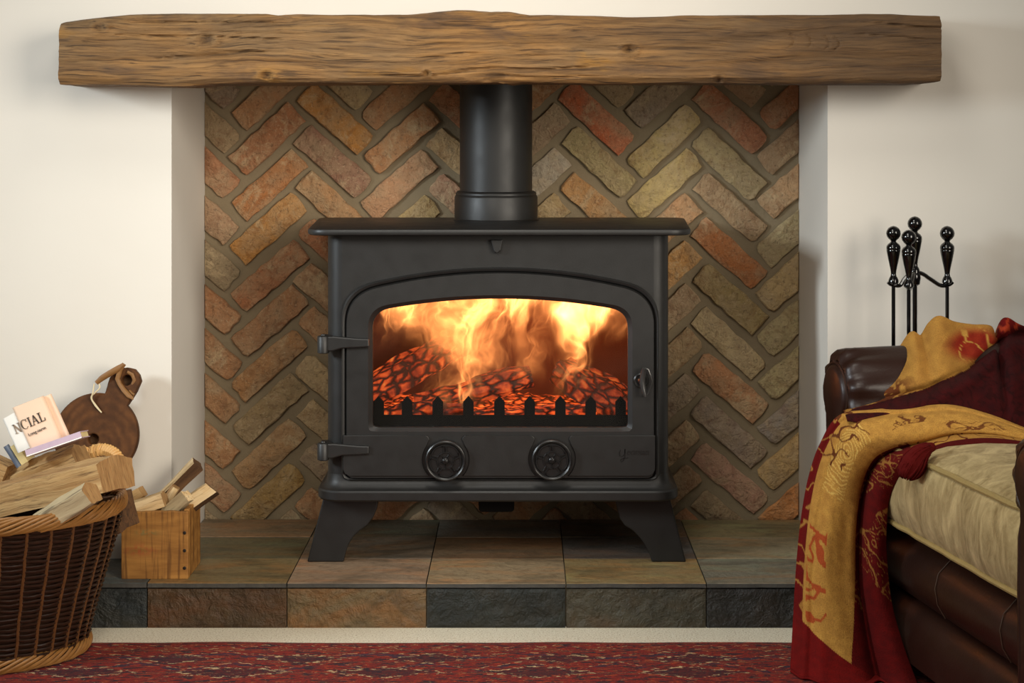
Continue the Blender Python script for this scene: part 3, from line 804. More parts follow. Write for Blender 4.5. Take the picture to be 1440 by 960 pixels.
def log_mesh(L, sec, seg=14, amp=0.004, taper=0.9, seed=0.0, sub=3, bend=0.0, chop=0.0, bark=()):
    """split log along +x, section = polygon of (y,z); bark = section edges with bark"""
    ring0 = []; mi = []
    for i in range(len(sec)):
        a_, b_ = sec[i], sec[(i + 1) % len(sec)]
        for k in range(sub):
            ring0.append((lerp(a_[0], b_[0], k / sub), lerp(a_[1], b_[1], k / sub))); mi.append(2 if i in bark else 0)
    m = MB(); v = []; f = []; n = len(ring0); mats = []
    for s_ in range(seg + 1):
        t = s_ / seg
        kk = lerp(1, taper, abs(2 * t - 1) ** 2)
        for (y, z) in ring0:
            g = amp * (fbm(t * L * 9 + seed, y * 90 + seed, z * 90, 3))
            k2 = kk + g / max(0.01, math.hypot(y, z))
            x_ = t * L + (chop * (y + z) * (1 if t > 0.5 else -0.6) if s_ in (0, seg) else 0)
            v.append((x_, y * k2, z * k2 + bend * math.sin(PI * t)))
    for s_ in range(seg):
        for j in range(n):
            k = (j + 1) % n
            f.append((s_ * n + j, s_ * n + k, (s_ + 1) * n + k, (s_ + 1) * n + j)); mats.append(mi[j])
    f.append(tuple(reversed(range(n)))); mats.append(1)
    f.append(tuple(seg * n + j for j in range(n))); mats.append(1)
    m.v = v; m.f = f; m.m = mats
    return m
def rough_round(r, n=9, sq=1.0, seed=0):
    rd = random.Random(seed)
    return [(r * rd.uniform(0.85, 1.1) * math.cos(2 * PI * k / n), sq * r * rd.uniform(0.85, 1.1) * math.sin(2 * PI * k / n)) for k in range(n)]
def burning(p0, p1, r, mat_, label, seed, sq=1.0):
    m = log_mesh((p1 - p0).length, rough_round(r, 8, sq, seed), 22, 0.012, 0.85, seed * 3.3, 3)
    o = m.build('burning_log', [mat_, mat_, mat_], None, True, matrix=axis_matrix(p0, p1))
    tag(o, label, 'log', 'logs burning in the stove')
burning(P(505, 562, 3.90), P(648, 478, 4.06), 0.047, EMBER, 'charred crackled log leaning up at the left of the fire', 1, 0.85)
burning(P(585, 572, 3.93), P(748, 530, 3.95), 0.036, EMBER, 'short red glowing log with square end in the middle of the fire', 2, 0.85)
burning(P(790, 520, 4.03), P(905, 592, 3.88), 0.048, EMBER_DIM, 'cracked log sloping down to the right in the fire', 3, 0.9)
burning(P(640, 592, 3.86), P(838, 578, 3.87), 0.026, EMBER_HOT, 'bright ember log lying flat behind the picket guard', 4, 0.8)
burning(P(515, 588, 3.86), P(652, 578, 3.87), 0.022, EMBER, 'thin charred log at the lower left behind the guard', 5, 0.9)
# ember bed
m = MB(); v = []; f = []; nx, ny = 60, 26
for j in range(ny + 1):
    for i in range(nx + 1):
        x = lerp(fx0_ + 0.012, fx1_ - 0.012, i / nx); y = lerp(fd0 + 0.02, fd1 - 0.002, j / ny)
        v.append((x, y, zf0 + 0.004 + 0.012 * abs(fbm(x * 40, y * 40, 1)) + 0.02 * j / ny))
for j in range(ny):
    for i in range(nx):
        q = j * (nx + 1) + i; f.append((q, q + 1, q + nx + 2, q + nx + 1))
m.add(v, f); m.loft([[(x, y, zf0 - 0.004) for x, y in ((fx0_ + .012, fd0 + .02), (fx1_ - .012, fd0 + .02), (fx1_ - .012, fd1 - .002), (fx0_ + .012, fd1 - .002))], [(x, y, zf0 + 0.003) for x, y in ((fx0_ + .012, fd0 + .02), (fx1_ - .012, fd0 + .02), (fx1_ - .012, fd1 - .002), (fx0_ + .012, fd1 - .002))]])
o = m.build('ember_bed', EMBER_HOT, None, True)
tag(o, 'bed of glowing embers under the burning logs', 'embers', None, 'stuff')
# flames: an emitting gas volume filling the firebox
def flame_material():
    a = Mat('flame_gas')
    nt = a.nt; nt.nodes.remove(a.b)
    x0, z0 = S(703, 600)
    k = 1.0 / SX
    # units of photo-size hundredths: X to the right, Z up from the grate
    p = a.scale((k / 100, 2.2, k / 100), a.add(a.x, (-x0, -3.95, -z0)))
    warp = a.noise(1.05, 3, 0.5, 0.0, a.scale((1, 1, 0.8), p), True)
    warp = a.add(warp, (-0.5, -0.5, -0.5))
    q = a.add(p, a.scale((1.7, 0.5, 0.9), warp))
    X, Y, Z = a.xyz(p)[:3]
    def blob(cx, cz, ax, az):
        cx = (cx - 703) / 100; cz = (600 - cz) / 100
        qx, qy, qz = a.xyz(q)[:3]
        dx = a.math('DIVIDE', a.math('SUBTRACT', qx, cx), ax / 100); dz = a.math('DIVIDE', a.math('SUBTRACT', qz, cz), az / 100)
        r2 = a.math('ADD', a.math('MULTIPLY', dx, dx), a.math('MULTIPLY', dz, dz))
        return a.math('EXPONENT', a.math('MULTIPLY', r2, -1.0))
    env = None
    for (cx, cz, ax, az, w) in ((650, 490, 52, 58, 1.0), (640, 430, 100, 34, 0.8), (720, 440, 60, 34, 0.95), (800, 425, 55, 36, 1.5), (806, 490, 22, 60, 1.15), (630, 570, 24, 26, 1.2),
                                (555, 445, 34, 26, 1.05), (850, 455, 34, 30, 0.95), (745, 500, 16, 40, 0.5)):
        g = a.math('MULTIPLY', blob(cx, cz, ax, az), w)
        env = g if env is None else a.math('ADD', env, g)
    n1 = a.noise(1.9, 3, 0.5, 0.7, a.scale((1.6, 0.35, 0.62), q))
    ridge = a.math('SUBTRACT', 1.0, a.math('ABSOLUTE', a.math('MULTIPLY_ADD', n1, 2.0, -1.0)))
    ridge = a.math('POWER', ridge, 10.0)
    n2 = a.noise(1.2, 3, 0.5, 0.5, a.scale((1.5, 0.35, 0.7), a.add(q, (5, 2, 3))))
    soft = a.ramp(n2, [(0.42, 0.0), (0.70, 1.0)])
    dens = a.math('MULTIPLY', env, a.math('ADD', a.math('MULTIPLY', ridge, 1.1), a.math('MULTIPLY', soft, 0.6)))
    dens = a.math('MAXIMUM', a.math('SUBTRACT', dens, 0.03), 0.0)
    dens = a.math('ADD', a.math('POWER', dens, 1.5), 0.003)
    e = a.n('ShaderNodeEmission', None, Color=(1.0, 0.33, 0.085, 1), Strength=a.math('MULTIPLY', dens, 15.0))
    nt.links.new(e.outputs[0], a.out.inputs['Volume'])
    return a.m
FLAME = flame_material()
m = MB(); m.box(fx0_ + 0.013, fx1_ - 0.013, 3.845, 4.10, zf0 + 0.012, zf1 - 0.004)
o = m.build('flames', FLAME)
tag(o, 'orange and yellow flames filling the stove behind the glass', 'fire', None, 'stuff')
pl = bpy.data.lights.new('fire_glow', 'POINT'); pl.energy = 1.0; pl.color = (1.0, 0.20, 0.03); pl.shadow_soft_size = 0.05
po = bpy.data.objects.new('fire_glow', pl); col.objects.link(po); po.location = (S(705, 0)[0], 3.97, S(0, 470)[1])

# ------------------------------------------------------------------ wicker basket
BKX, BKD, BKZ = -1.10, 3.475, 0.012
def bk(h):
    """semi-axes of the basket at height h (0..1)"""
    t = smooth(0, 1, h) * 0.35 + h * 0.65
    return lerp(0.205, 0.282, t), lerp(0.165, 0.228, t)
BKH = 0.31
basket = thing('wicker_basket', (BKX, BKD, BKZ), 'dark round wicker log basket with honey braided rim at the left', 'basket')
NST = 34
def bpt(a_, h, off=0.0, dz=0.0):
    A, B = bk(h)
    return Vector((BKX + (A + off) * math.cos(a_), BKD + (B + off) * math.sin(a_), BKZ + h * BKH + dz))
for k in range(NST):
    a_ = 2 * PI * (k + 0.5) / NST
    m = MB(); m.tube([bpt(a_ + 0.004 * math.sin(j * 2.3 + k), 0.03 + 0.95 * j / 12, 0.001) for j in range(13)], 0.0034, 6, True)
    m.build('stake', WICKER_STAKE, basket, True)
m = MB()
ROWS = 54
for r in range(ROWS):
    h = 0.05 + 0.86 * r / (ROWS - 1)
    path = []
    nseg = NST * 4
    for j in range(nseg):
        a_ = 2 * PI * j / nseg
        wv_ = math.cos(a_ * NST / 2 * 1.0 + (PI if r % 2 else 0)) * 0.0052
        path.append(bpt(a_, h, wv_ + 0.0014 * ns(j * 0.7, r * 3.1, 0), 0.0026 * ns(j * 0.35, r * 1.7, 4)))
    path.append(path[0]); 
    m.tube(path, 0.0027, 5, False)
w_ = m.build('weave', WICKER, basket, True); w_['kind'] = 'stuff'; w_['label'] = 'dark brown woven willow wands'
# braided rim and foot: several strands winding round
def braid(h, strands, rr_, amp_r, amp_z, turns, name, mat_, rad, dz0=0.0, off0=0.0):
    m = MB()
    for s_ in range(strands):
        path = []
        n = 260
        for j in range(n + 1):
            a_ = 2 * PI * j / n
            ph = turns * a_ + 2 * PI * s_ / strands
            path.append(bpt(a_, h, off0 + amp_r * math.cos(ph), dz0 + amp_z * math.sin(ph) + 0.0030 * ns(j * 0.12, s_ * 5, 1)))
        m.tube(path, rad, 6, False)
    o_ = m.build(name, mat_, basket, True)
    return o_
braid(0.94, 11, 0.0, 0.010, 0.014, 7, 'rim_braid', WICKER_RIM, 0.0034, 0.006)
braid(0.03, 9, 0.0, 0.011, 0.012, 7, 'foot_braid', WICKER_RIM, 0.0034, 0.004)
m = MB(); rings = []
for r_ in (0.02, 0.5, 0.97):
    rings.append([Vector((BKX + 0.205 * r_ * math.cos(2 * PI * j / 40), BKD + 0.165 * r_ * math.sin(2 * PI * j / 40), BKZ + 0.012)) for j in range(40)])
m.loft(rings, True, False); m.build('basket_base', WICKER, basket)
# added plain liner just inside, blocks light leaking through the dense weave
m = MB(); m.loft([[bpt(2 * PI * j / 60, h, -0.011) for j in range(60)] for h in (0.04, 0.5, 0.92)], False, False)
m.build('added_liner', WICKER, basket, True)
# twisted peeled-willow handle at the back of the rim
m = MB()
hc = [P(118, 650, 3.66), P(124, 640, 3.655), P(133, 634, 3.65), P(144, 632, 3.65), P(154, 634, 3.65), P(163, 640, 3.65), P(168, 650, 3.65)]
core = catmull(hc, 10)
m.tube(core, 0.006, 8)
for j in range(2, len(core) - 3, 3):
    c_ = core[j]; t_ = (core[j + 1] - core[j - 1]).normalized(); nrm = t_.cross(Vector((0, 1, 0))).normalized()
    loop_ = []
    for k in range(9):
        a_ = 2 * PI * k / 8
        loop_.append(c_ + t_ * (0.004 * math.sin(a_ + 0.6)) + (nrm * math.cos(a_) + Vector((0, 1, 0)) * math.sin(a_)) * 0.0105)
    m.tube(loop_, [0.0042 + 0.0008 * math.sin(j)] * 9, 6, False)
m.tube([hc[1], P(121, 630, 3.645), P(117, 627, 3.64)], [0.004, 0.0038, 0.002], 6)
o = m.build('handle', WICKER_PALE, basket, True); o['label'] = 'pale twisted willow handle'

# ------------------------------------------------------------------ logs in the basket
def place_log(name, p0, p1, sec, mats, label, group, roll=0.0, **kw):
    m = log_mesh((p1 - p0).length, sec, **kw)
    o_ = m.build(name, mats, None, 30, matrix=axis_matrix(p0, p1, roll))
    tag(o_, label, 'log', group)
    return o_
G1 = 'split logs in the wicker basket'
place_log('split_log', P(-75, 722, 3.56), P(164, 666, 3.40), [(-0.055, -0.028), (0.050, -0.034), (0.062, 0.022), (0.0, 0.040), (-0.058, 0.030)], [LOGWOOD, LOGEND, LOGWOOD],
          'largest split log lying across the front of the wicker basket', G1, seed=1.1, amp=0.004, chop=0.0, seg=26, sub=4, taper=0.98)
place_log('split_log', P(-20, 694, 3.66), P(116, 642, 3.56), [(-0.040, -0.036), (0.040, -0.034), (0.034, 0.026), (-0.01, 0.034), (-0.044, 0.012)], [LOGWOOD, LOGEND, LOGWOOD],
          'split log with twisted grain under the book and newspaper', G1, seed=5.2, amp=0.009, chop=-0.2, seg=26, sub=4, taper=0.92)
place_log('split_log', P(56, 738, 3.345), P(129, 692, 3.30), [(-0.016, -0.022), (0.022, -0.02), (0.026, 0.014), (-0.006, 0.024), (-0.026, 0.01)], [GREYWOOD, LOGEND, GREYWOOD],
          'short grey splintered log against the front rim of the basket', G1, seed=9.4, amp=0.003, seg=18, sub=4, taper=0.97)
place_log('split_log', P(-90, 622, 3.62), P(14, 664, 3.60), [(-0.03, -0.02), (0.03, -0.02), (0.03, 0.018), (-0.03, 0.02)], [LOGWOOD, LOGEND, LOGWOOD],
          'brown log end at the far left edge of the photo', G1, seed=2.4, amp=0.003, seg=14, sub=3)
place_log('split_log', P(60, 742, 3.60), P(176, 712, 3.56), [(-0.05, -0.05), (0.05, -0.05), (0.05, 0.03), (-0.05, 0.034)], [BARK, BARK, BARK],
          'dark log deep in the basket under the largest log', G1, seed=4.4, amp=0.004, seg=14, sub=3)

# ------------------------------------------------------------------ book, newspaper, magazines on the logs
PAPER_PINK = simple('salmon_newsprint', rgb(250, 222, 196), rgb(244, 208, 178), 12, 0.8, 0.05)
PAPER_EDGE = simple('page_edges', rgb(232, 214, 160), rgb(214, 190, 130), 90, 0.8)
COVER = simple('lavender_cover', rgb(206, 184, 198), rgb(186, 162, 182), 60, 0.5, 0.1)
PAPER_WHITE = m_plain('white_paper', rgb(246, 244, 238), 0.7)
INK = m_plain('newspaper_ink', rgb(72, 62, 54), 0.8)
INK_SOFT = m_plain('faded_ink', rgb(150, 128, 108), 0.8)
BLUE_GREY = simple('blue_grey_cover', rgb(84, 96, 116), rgb(104, 116, 134), 40, 0.45, 0.1)
bt = math.radians(19)
# book: local x along the spine, y depth, z thickness
kb = 3.50 / F
Mb = Matrix.Translation(P(38, 642, 3.50)) @ Matrix.Rotation(-bt, 4, 'Y') @ Matrix.Rotation(math.radians(-8), 4, 'X')
bkobj = thing('paperback_book', P(75, 640, 3.53), 'slim lavender book lying tilted on the logs below the newspaper', 'book')
wb = 82 * kb; tb = 9.5 * kb
m = MB(); m.box(0, wb, -0.001, 0.055, tb - 0.0016, tb); m.box(0, wb, -0.001, 0.055, 0, 0.0016); m.box(0, wb, -0.0022, 0.0008, 0.0, tb)
o = m.build('cover', COVER, matrix=Mb); o.parent = bkobj; o.matrix_parent_inverse = ORIG[bkobj.name]; 
m = MB(); m.box(0.0015, wb - 0.002, 0.001, 0.053, 0.0017, tb - 0.0017)
o = m.build('pages', PAPER_EDGE, matrix=Mb); o.parent = bkobj; o.matrix_parent_inverse = ORIG[bkobj.name]
m = MB(); m.box(0.0, wb, -0.0024, -0.0020, 0.0, 0.0022)
o = m.build('cover_edge', PAPER_WHITE, matrix=Mb); o.parent = bkobj; o.matrix_parent_inverse = ORIG[bkobj.name]
# newspaper: folded flat roll standing on the book, leaning left
npz = thing('folded_newspaper', P(58, 628, 3.545), 'folded salmon pink newspaper with large serif headline letters above the logs', 'newspaper')
th = math.radians(24)
Mn = Matrix.Translation(P(42, 628, 3.545)) @ Matrix.Rotation(-th, 4, 'Y')
kn_ = 3.545 / F
def npart(m_, name, mat_, sm=False):
    o_ = m_.build(name, mat_, None, sm, matrix=Mn); o_.parent = npz; o_.matrix_parent_inverse = ORIG[npz.name]; return o_
Wn, Hn = 47 * kn_, 60 * kn_
def flatroll(x0, x1, y0, th_, z0, z1, slope=0.0, n=10):
    r_ = th_ / 2; base = []
    for k in range(n + 1): a_ = -PI / 2 + PI * k / n; base.append((x1 - r_ + r_ * math.cos(a_), y0 + r_ * math.sin(a_)))
    for k in range(n + 1): a_ = PI / 2 + PI * k / n; base.append((x0 + r_ + r_ * math.cos(a_), y0 + r_ * math.sin(a_)))
    rings = []
    for j in range(9):
        t = j / 8
        rings.append([(x + 0.0008 * ns(x * 60, j, 1), y + 0.0012 * ns(x * 50, j * 0.9, 3), lerp(z0, z1, t) + slope * t * (x - x0)) for x, y in base])
    return MB().loft(rings)
npart(flatroll(0, Wn, 0, 0.016, -0.012, Hn, -0.05), 'front_fold', PAPER_PINK, True)
npart(flatroll(Wn * 0.55, Wn * 1.18, 0.011, 0.010, -0.012, Hn * 0.93, 0.0), 'rear_fold', PAPER_PINK, True)
npart(flatroll(-Wn * 0.42, Wn * 0.3, 0.004, 0.012, -0.002, Hn * 0.85, 0.10), 'left_fold', PAPER_WHITE, True)
# headline letters drawn as serif strokes (unit height 1)
def stroke(pts): return pts
def q4(x0, y0, x1, y1, w0, w1=None):
    w1 = w0 if w1 is None else w1
    return [(x0 - w0 / 2, y0), (x0 + w0 / 2, y0), (x1 + w1 / 2, y1), (x1 - w1 / 2, y1)]
def serif(x, y, w=0.36, h=0.05): return [(x - w / 2, y - h / 2), (x + w / 2, y - h / 2), (x + w / 2, y + h / 2), (x - w / 2, y + h / 2)]
GL = {'N': ([q4(0.14, 0, 0.14, 1, 0.07), q4(0.76, 0, 0.76, 1, 0.07), q4(0.14, 1, 0.74, 0, 0.2), serif(0.14, 0.025), serif(0.10, 0.975, 0.3), serif(0.76, 0.975)], 0.95),
      'I': ([q4(0.2, 0, 0.2, 1, 0.15), serif(0.2, 0.025), serif(0.2, 0.975)], 0.44),
      'A': ([q4(0.10, 0, 0.42, 1, 0.07), q4(0.74, 0, 0.44, 1, 0.16, 0.13), [(0.2, 0.32), (0.64, 0.32), (0.62, 0.38), (0.22, 0.38)], serif(0.10, 0.025, 0.3), serif(0.74, 0.025, 0.36)], 0.92),
      'L': ([q4(0.18, 0, 0.18, 1, 0.15), serif(0.18, 0.975, 0.4), [(0.02, 0), (0.68, 0), (0.70, 0.06), (0.02, 0.05)], [(0.62, 0.05), (0.70, 0.05), (0.74, 0.30), (0.69, 0.30)]], 0.78)}
cc = []
for k in range(14):
    a0, a1 = [math.radians(42 + 276 * (k + d) / 14) for d in (0, 1)]
    t0_, t1_ = [0.045 + 0.10 * max(0, -math.cos(a_)) ** 1.2 for a_ in (a0, a1)]
    cc.append([(0.46 + (0.44) * math.cos(a0), 0.5 + 0.52 * math.sin(a0)), (0.46 + (0.44) * math.cos(a1), 0.5 + 0.52 * math.sin(a1)),
               (0.46 + (0.44 - t1_) * math.cos(a1), 0.5 + (0.52 - t1_ * 0.7) * math.sin(a1)), (0.46 + (0.44 - t0_) * math.cos(a0), 0.5 + (0.52 - t0_ * 0.7) * math.sin(a0))])
cc.append([(0.74, 0.70), (0.80, 0.70), (0.82, 1.0), (0.79, 1.0)])
GL['C'] = (cc, 0.92)
def letters(text, x, z, h, y, yz=0.0):
    m_ = MB()
    for ch in text:
        quads, adv = GL[ch]
        for q in quads:
            pts = [(x + p_[0] * h * 0.84, z + p_[1] * h) for p_ in q]
            m_.prism(pts, y, y + 0.0012)
        x += adv * h * 0.88
    return m_, x
hh = 13.5 * kn_
m, xe = letters('CIAL', 0.004, 25.5 * kn_, hh, -0.0098)
npart(m, 'headline', INK)
m, xe = letters('N', -0.0145, 24.5 * kn_, hh, -0.0040)
npart(m, 'headline', INK_SOFT)
cu = bpy.data.curves.new('subhead', 'FONT'); cu.body = 'Long-term'; cu.size = 6.3 * kn_; cu.extrude = 0.0003
to = bpy.data.objects.new('subhead_tmp', cu); col.objects.link(to)
dg = bpy.context.evaluated_depsgraph_get(); me = bpy.data.meshes.new_from_object(to.evaluated_get(dg)); bpy.data.objects.remove(to)
me.transform(Matrix.Translation((0.010, -0.0094, 14.2 * kn_)) @ Matrix.Rotation(PI / 2, 4, 'X')); me.materials.append(INK)
o = bpy.data.objects.new('subhead', me); col.objects.link(o); o.matrix_world = Mn; o.parent = npz; o.matrix_parent_inverse = ORIG[npz.name]
# dark magazine and pale folder at the left
Mg = Matrix.Translation(P(27, 656, 3.56)) @ Matrix.Rotation(math.radians(-32), 4, 'Y')
mg = thing('rolled_magazine', P(27, 656, 3.56), 'blue grey edged magazine leaning left beside the newspaper', 'magazine')
m = flatroll(-0.006, 0.006, 0.0, 0.012, 0.0, 0.052); o = m.build('spine', BLUE_GREY, None, True, matrix=Mg); o.parent = mg; o.matrix_parent_inverse = ORIG[mg.name]
m = MB(); m.box(0.0065, 0.022, -0.002, 0.05, 0.0, 0.045); o = m.build('pages', PAPER_EDGE, matrix=Mg); o.parent = mg; o.matrix_parent_inverse = ORIG[mg.name]

# ------------------------------------------------------------------ round board with handle
DBD = 3.775
kd = DBD / F
bo = thing('round_wooden_board', P(134, 668, DBD), 'round dark wooden board with strapped handle leaning on the wall behind the basket', 'board')
def bp(px, py): q = P(px, py, DBD); return (q.x, q.z)
out_ = []
cxb, cyb, rb_ = 134, 613, 57.5
a0, a1 = math.radians(-78), math.radians(-46)       # handle gap (image angles, up is negative)
n = 64
for k in range(n + 1):
    a_ = lerp(a1, a0 + 2 * PI, k / n)
    out_.append((cxb + rb_ * math.cos(a_), cyb + rb_ * math.sin(a_)))
out_ += [(148, 550), (152, 534), (158, 525), (166, 521), (175, 520), (184, 522), (190, 529), (192.5, 537), (187, 551), (178.5, 565)]
hc_ = [(131 + 9.5 * math.cos(2 * PI * k / 28), 618 + 9.5 * math.sin(2 * PI * k / 28)) for k in range(28)]
h2_ = [(175 + 9.0 * math.cos(2 * PI * k / 24), 536 + 9.5 * math.sin(2 * PI * k / 24)) for k in range(24)]
cu = bpy.data.curves.new('board_outline', 'CURVE'); cu.dimensions = '2D'; cu.fill_mode = 'BOTH'; cu.extrude = 0.009; cu.bevel_depth = 0.003; cu.bevel_resolution = 2
for lp in (out_, hc_, h2_):
    sp = cu.splines.new('POLY'); sp.points.add(len(lp) - 1); sp.use_cyclic_u = True
    for pt, (x, y) in zip(sp.points, lp):
        q = bp(x, y); pt.co = (q[0], q[1], 0, 1)
to = bpy.data.objects.new('board_tmp', cu); col.objects.link(to)
dg = bpy.context.evaluated_depsgraph_get(); me = bpy.data.meshes.new_from_object(to.evaluated_get(dg)); bpy.data.objects.remove(to)
zc0 = bp(134, 668)[1]
me.transform(Matrix.Translation((0, DBD, 0)) @ Matrix.Rotation(PI / 2, 4, 'X'))
lean = Matrix.Translation((0, DBD, zc0)) @ Matrix.Rotation(math.radians(-9), 4, 'X') @ Matrix.Translation((0, -DBD, -zc0))
me.transform(lean)
me.materials.clear(); me.materials.append(BOARDWOOD)
o = bpy.data.objects.new('board', me); col.objects.link(o); put(o, bo)
def bl(px, py, d=0.0): 
    v_ = P(px, py, DBD); v_.y += d
    return lean @ v_
for (hx_, hy_, hr_) in ((131, 618, 12), (175, 536, 11.5)):
    ring_ = [(hx_ + hr_ * math.cos(2 * PI * k / 24), hy_ + hr_ * math.sin(2 * PI * k / 24)) for k in range(24)]
    m = MB(); m.loft([[bl(x_, y_, 0.0125) for x_, y_ in ring_], [bl(x_, y_, 0.0165) for x_, y_ in ring_]])
    m.build('back_plate', BARK, bo)
# strap round the handle, toggle end, string
m = MB()
m.tube([bl(171, 514, -0.022), bl(164, 520, -0.026), bl(152, 527, -0.026), bl(142, 533, -0.024), bl(134, 540, -0.022)], [0.004, 0.007, 0.0072, 0.0068, 0.005], 8, True, 0, 0.45)
m.tube([bl(172, 513, -0.02), bl(167, 521, -0.022), bl(163, 534, -0.018), bl(166, 541, -0.017), bl(172, 549, -0.018), bl(180, 557, -0.019), bl(186, 561, -0.018), bl(187, 556, -0.016), bl(180, 550, -0.014)], [0.005, 0.0055, 0.0055, 0.005, 0.0055, 0.006, 0.005, 0.004, 0.003], 8, True, 0, 0.4)
m.tube([bl(176, 524, -0.016), bl(183, 528, -0.014), bl(186, 536, -0.012), bl(182, 544, -0.01)], [0.003, 0.004, 0.004, 0.003], 8, True, 0, 0.5)
o = m.build('strap', STRAP, bo, True); o['label'] = 'tan leather strap looped through the handle'
m = MB()
m.tube(catmull([bl(138, 541, -0.022), bl(139, 547, -0.024), bl(132, 554, -0.022), bl(127, 560, -0.02), bl(132, 570, -0.018), bl(138, 577, -0.017), bl(142, 581, -0.016)], 5), 0.0016, 6)
m.tube(catmull([bl(131, 541, -0.022), bl(130, 552, -0.024), bl(128, 562, -0.02), bl(134, 571, -0.018), bl(141, 580, -0.016)], 5), 0.0016, 6)
o = m.build('string', STRING, bo, True); o['label'] = 'thin cream string'

# ------------------------------------------------------------------ wooden crate with kindling
CX0, CX1, CD0, CD1 = -0.868, -0.7235, 3.690, 3.832
CZ1 = HC - (719 - VY) * CD0 / F
crate = thing('wooden_crate', ((CX0 + CX1) / 2, (CD0 + CD1) / 2, Z_H), 'small stained pine crate of kindling on the hearth left of the stove', 'crate')
ca = Mat('stained_pine_box')
off = ca.add(ca.x, ca.n('ShaderNodeCombineXYZ', None, Y=ca.math('MULTIPLY', ca.objrand(), 9.0)).outputs[0])
g = ca.noise(1, 5, 0.6, 0.3, ca.scale((7, 40, 46), off)); g2 = ca.noise(1, 4, 0.6, 0.1, ca.scale((110, 110, 5), off))
c = ca.mix(ca.ramp(g, [(0.32, 0.0), (0.68, 1.0)]), rgb(132, 86, 34), rgb(178, 126, 60)); c = ca.mix(ca.ramp(g2, [(0.38, 0.7), (0.48, 0.0)]), c, rgb(92, 56, 20))
def stain(cx_, cz_, ax_, az_, colr, amt, base):
    X, Y, Z = ca.xyz()[:3]
    dx = ca.math('DIVIDE', ca.math('SUBTRACT', X, cx_), ax_); dz = ca.math('DIVIDE', ca.math('SUBTRACT', Z, cz_), az_)
    r2 = ca.math('ADD', ca.math('MULTIPLY', dx, dx), ca.math('MULTIPLY', dz, dz))
    f_ = ca.math('MULTIPLY', ca.math('EXPONENT', ca.math('MULTIPLY', r2, -1.0)), ca.math('MULTIPLY', ca.ramp(ca.noise(90, 3), [(0.45, 0.0), (0.55, 1.0)]), amt))
    return ca.mix(f_, base, colr)
q = P(206, 749, CD0); c = stain(q.x, q.z, 0.022, 0.007, rgb(84, 110, 70), 0.55, c)
q = P(196, 773, CD0); c = stain(q.x, q.z, 0.03, 0.012, rgb(170, 60, 34), 0.45, c)
ca.bump(g, 0.2, 0.003); CRATE = ca.fin(c, 0.6)
t = 0.011
def wavy_top(x0, x1, y0, y1, z0, z1, amp, seed):
    n_ = 14; fr = []
    prof = [(lerp(x0, x1, k / n_), z1 + amp * ns(k * 0.45, seed, 0)) for k in range(n_ + 1)]
    return MB().prism([(x0, z0), (x1, z0)] + list(reversed(prof)), y0, y1)
wavy_top(CX0, CX1, CD0, CD0 + t, Z_H, CZ1, 0.003, 3.3).build('front_panel', CRATE, crate, bevel=0.0015)
wavy_top(CX0, CX1, CD1 - t, CD1, Z_H, CZ1, 0.002, 6.3).build('back_panel', CRATE, crate, bevel=0.0015)
for x in (CX0, CX1 - t):
    MB().box(x, x + t, CD0 + t, CD1 - t, Z_H, CZ1 + 0.002).build('side_panel', CRATE, crate, bevel=0.0015)
MB().box(CX0 + t, CX1 - t, CD0 + t, CD1 - t, Z_H, Z_H + 0.009).build('base_panel', CRATE, crate)
NAIL = m_plain('dark_nail', rgb(34, 26, 20), 0.5)
for py in (749, 774, 798.5):
    q = P(259.5, py, CD0)
    MB().lathe([(0.0038, -0.004), (0.0038, 0.0006), (0.002, 0.001)], (q.x, CD0, q.z), 10, 'y').build('nail', NAIL, crate)
G2 = 'kindling in the pine crate'
PK = [PALEWOOD, LOGEND, BARK]
place_log('kindling', P(168, 722, 3.735), P(232, 700, 3.72), [(-0.016, -0.016), (0.016, -0.016), (0.018, 0.004), (0.004, 0.017), (-0.016, 0.014)], PK, 'short pale kindling piece with dark bark underside at the crate front left', G2, seed=1.5, amp=0.002, seg=12, sub=3, bark=(0,), taper=0.95)
place_log('kindling', P(206, 722, 3.79), P(277, 651, 3.79), [(-0.013, -0.013), (0.012, -0.014), (0.014, 0.008), (-0.012, 0.012)], [PALEWOOD, BARK, BARK], 'longest dark barked stick rising steeply out of the crate', G2, roll=0.55, seed=2.5, amp=0.003, seg=14, sub=3, bark=(0, 1, 3), taper=1.15)
place_log('kindling', P(222, 726, 3.765), P(247, 684, 3.765), [(-0.012, -0.010), (0.012, -0.010), (0.012, 0.010), (-0.012, 0.010)], PK, 'pale squared stick standing in the middle of the crate', G2, seed=3.5, amp=0.0015, seg=10, sub=3)
place_log('kindling', P(213, 742, 3.735), P(264, 696, 3.715), [(-0.014, -0.013), (0.013, -0.014), (0.015, 0.010), (-0.013, 0.014)], [GREYWOOD, PALEWOOD, GREYWOOD], 'grooved stick leaning right over the crate front edge', G2, seed=4.5, amp=0.0022, seg=14, sub=4, taper=1.0)
place_log('kindling', P(238, 728, 3.775), P(298, 686, 3.77), [(-0.019, -0.012), (0.006, -0.022), (0.020, -0.004), (0.006, 0.017), (-0.016, 0.015)], [PALEWOOD, BARK, BARK], 'thick chunk with dark bark end jutting past the right side of the crate', G2, seed=5.5, amp=0.003, seg=12, sub=3, bark=(0, 1), taper=1.0, chop=-0.3)
place_log('kindling', P(176, 706, 3.80), P(201, 690, 3.79), [(-0.013, -0.013), (0.013, -0.013), (0.013, 0.012), (-0.013, 0.012)], [LOGWOOD, LOGEND, BARK], 'small brown block at the back left of the crate', G2, seed=6.5, amp=0.002, seg=8, sub=3)

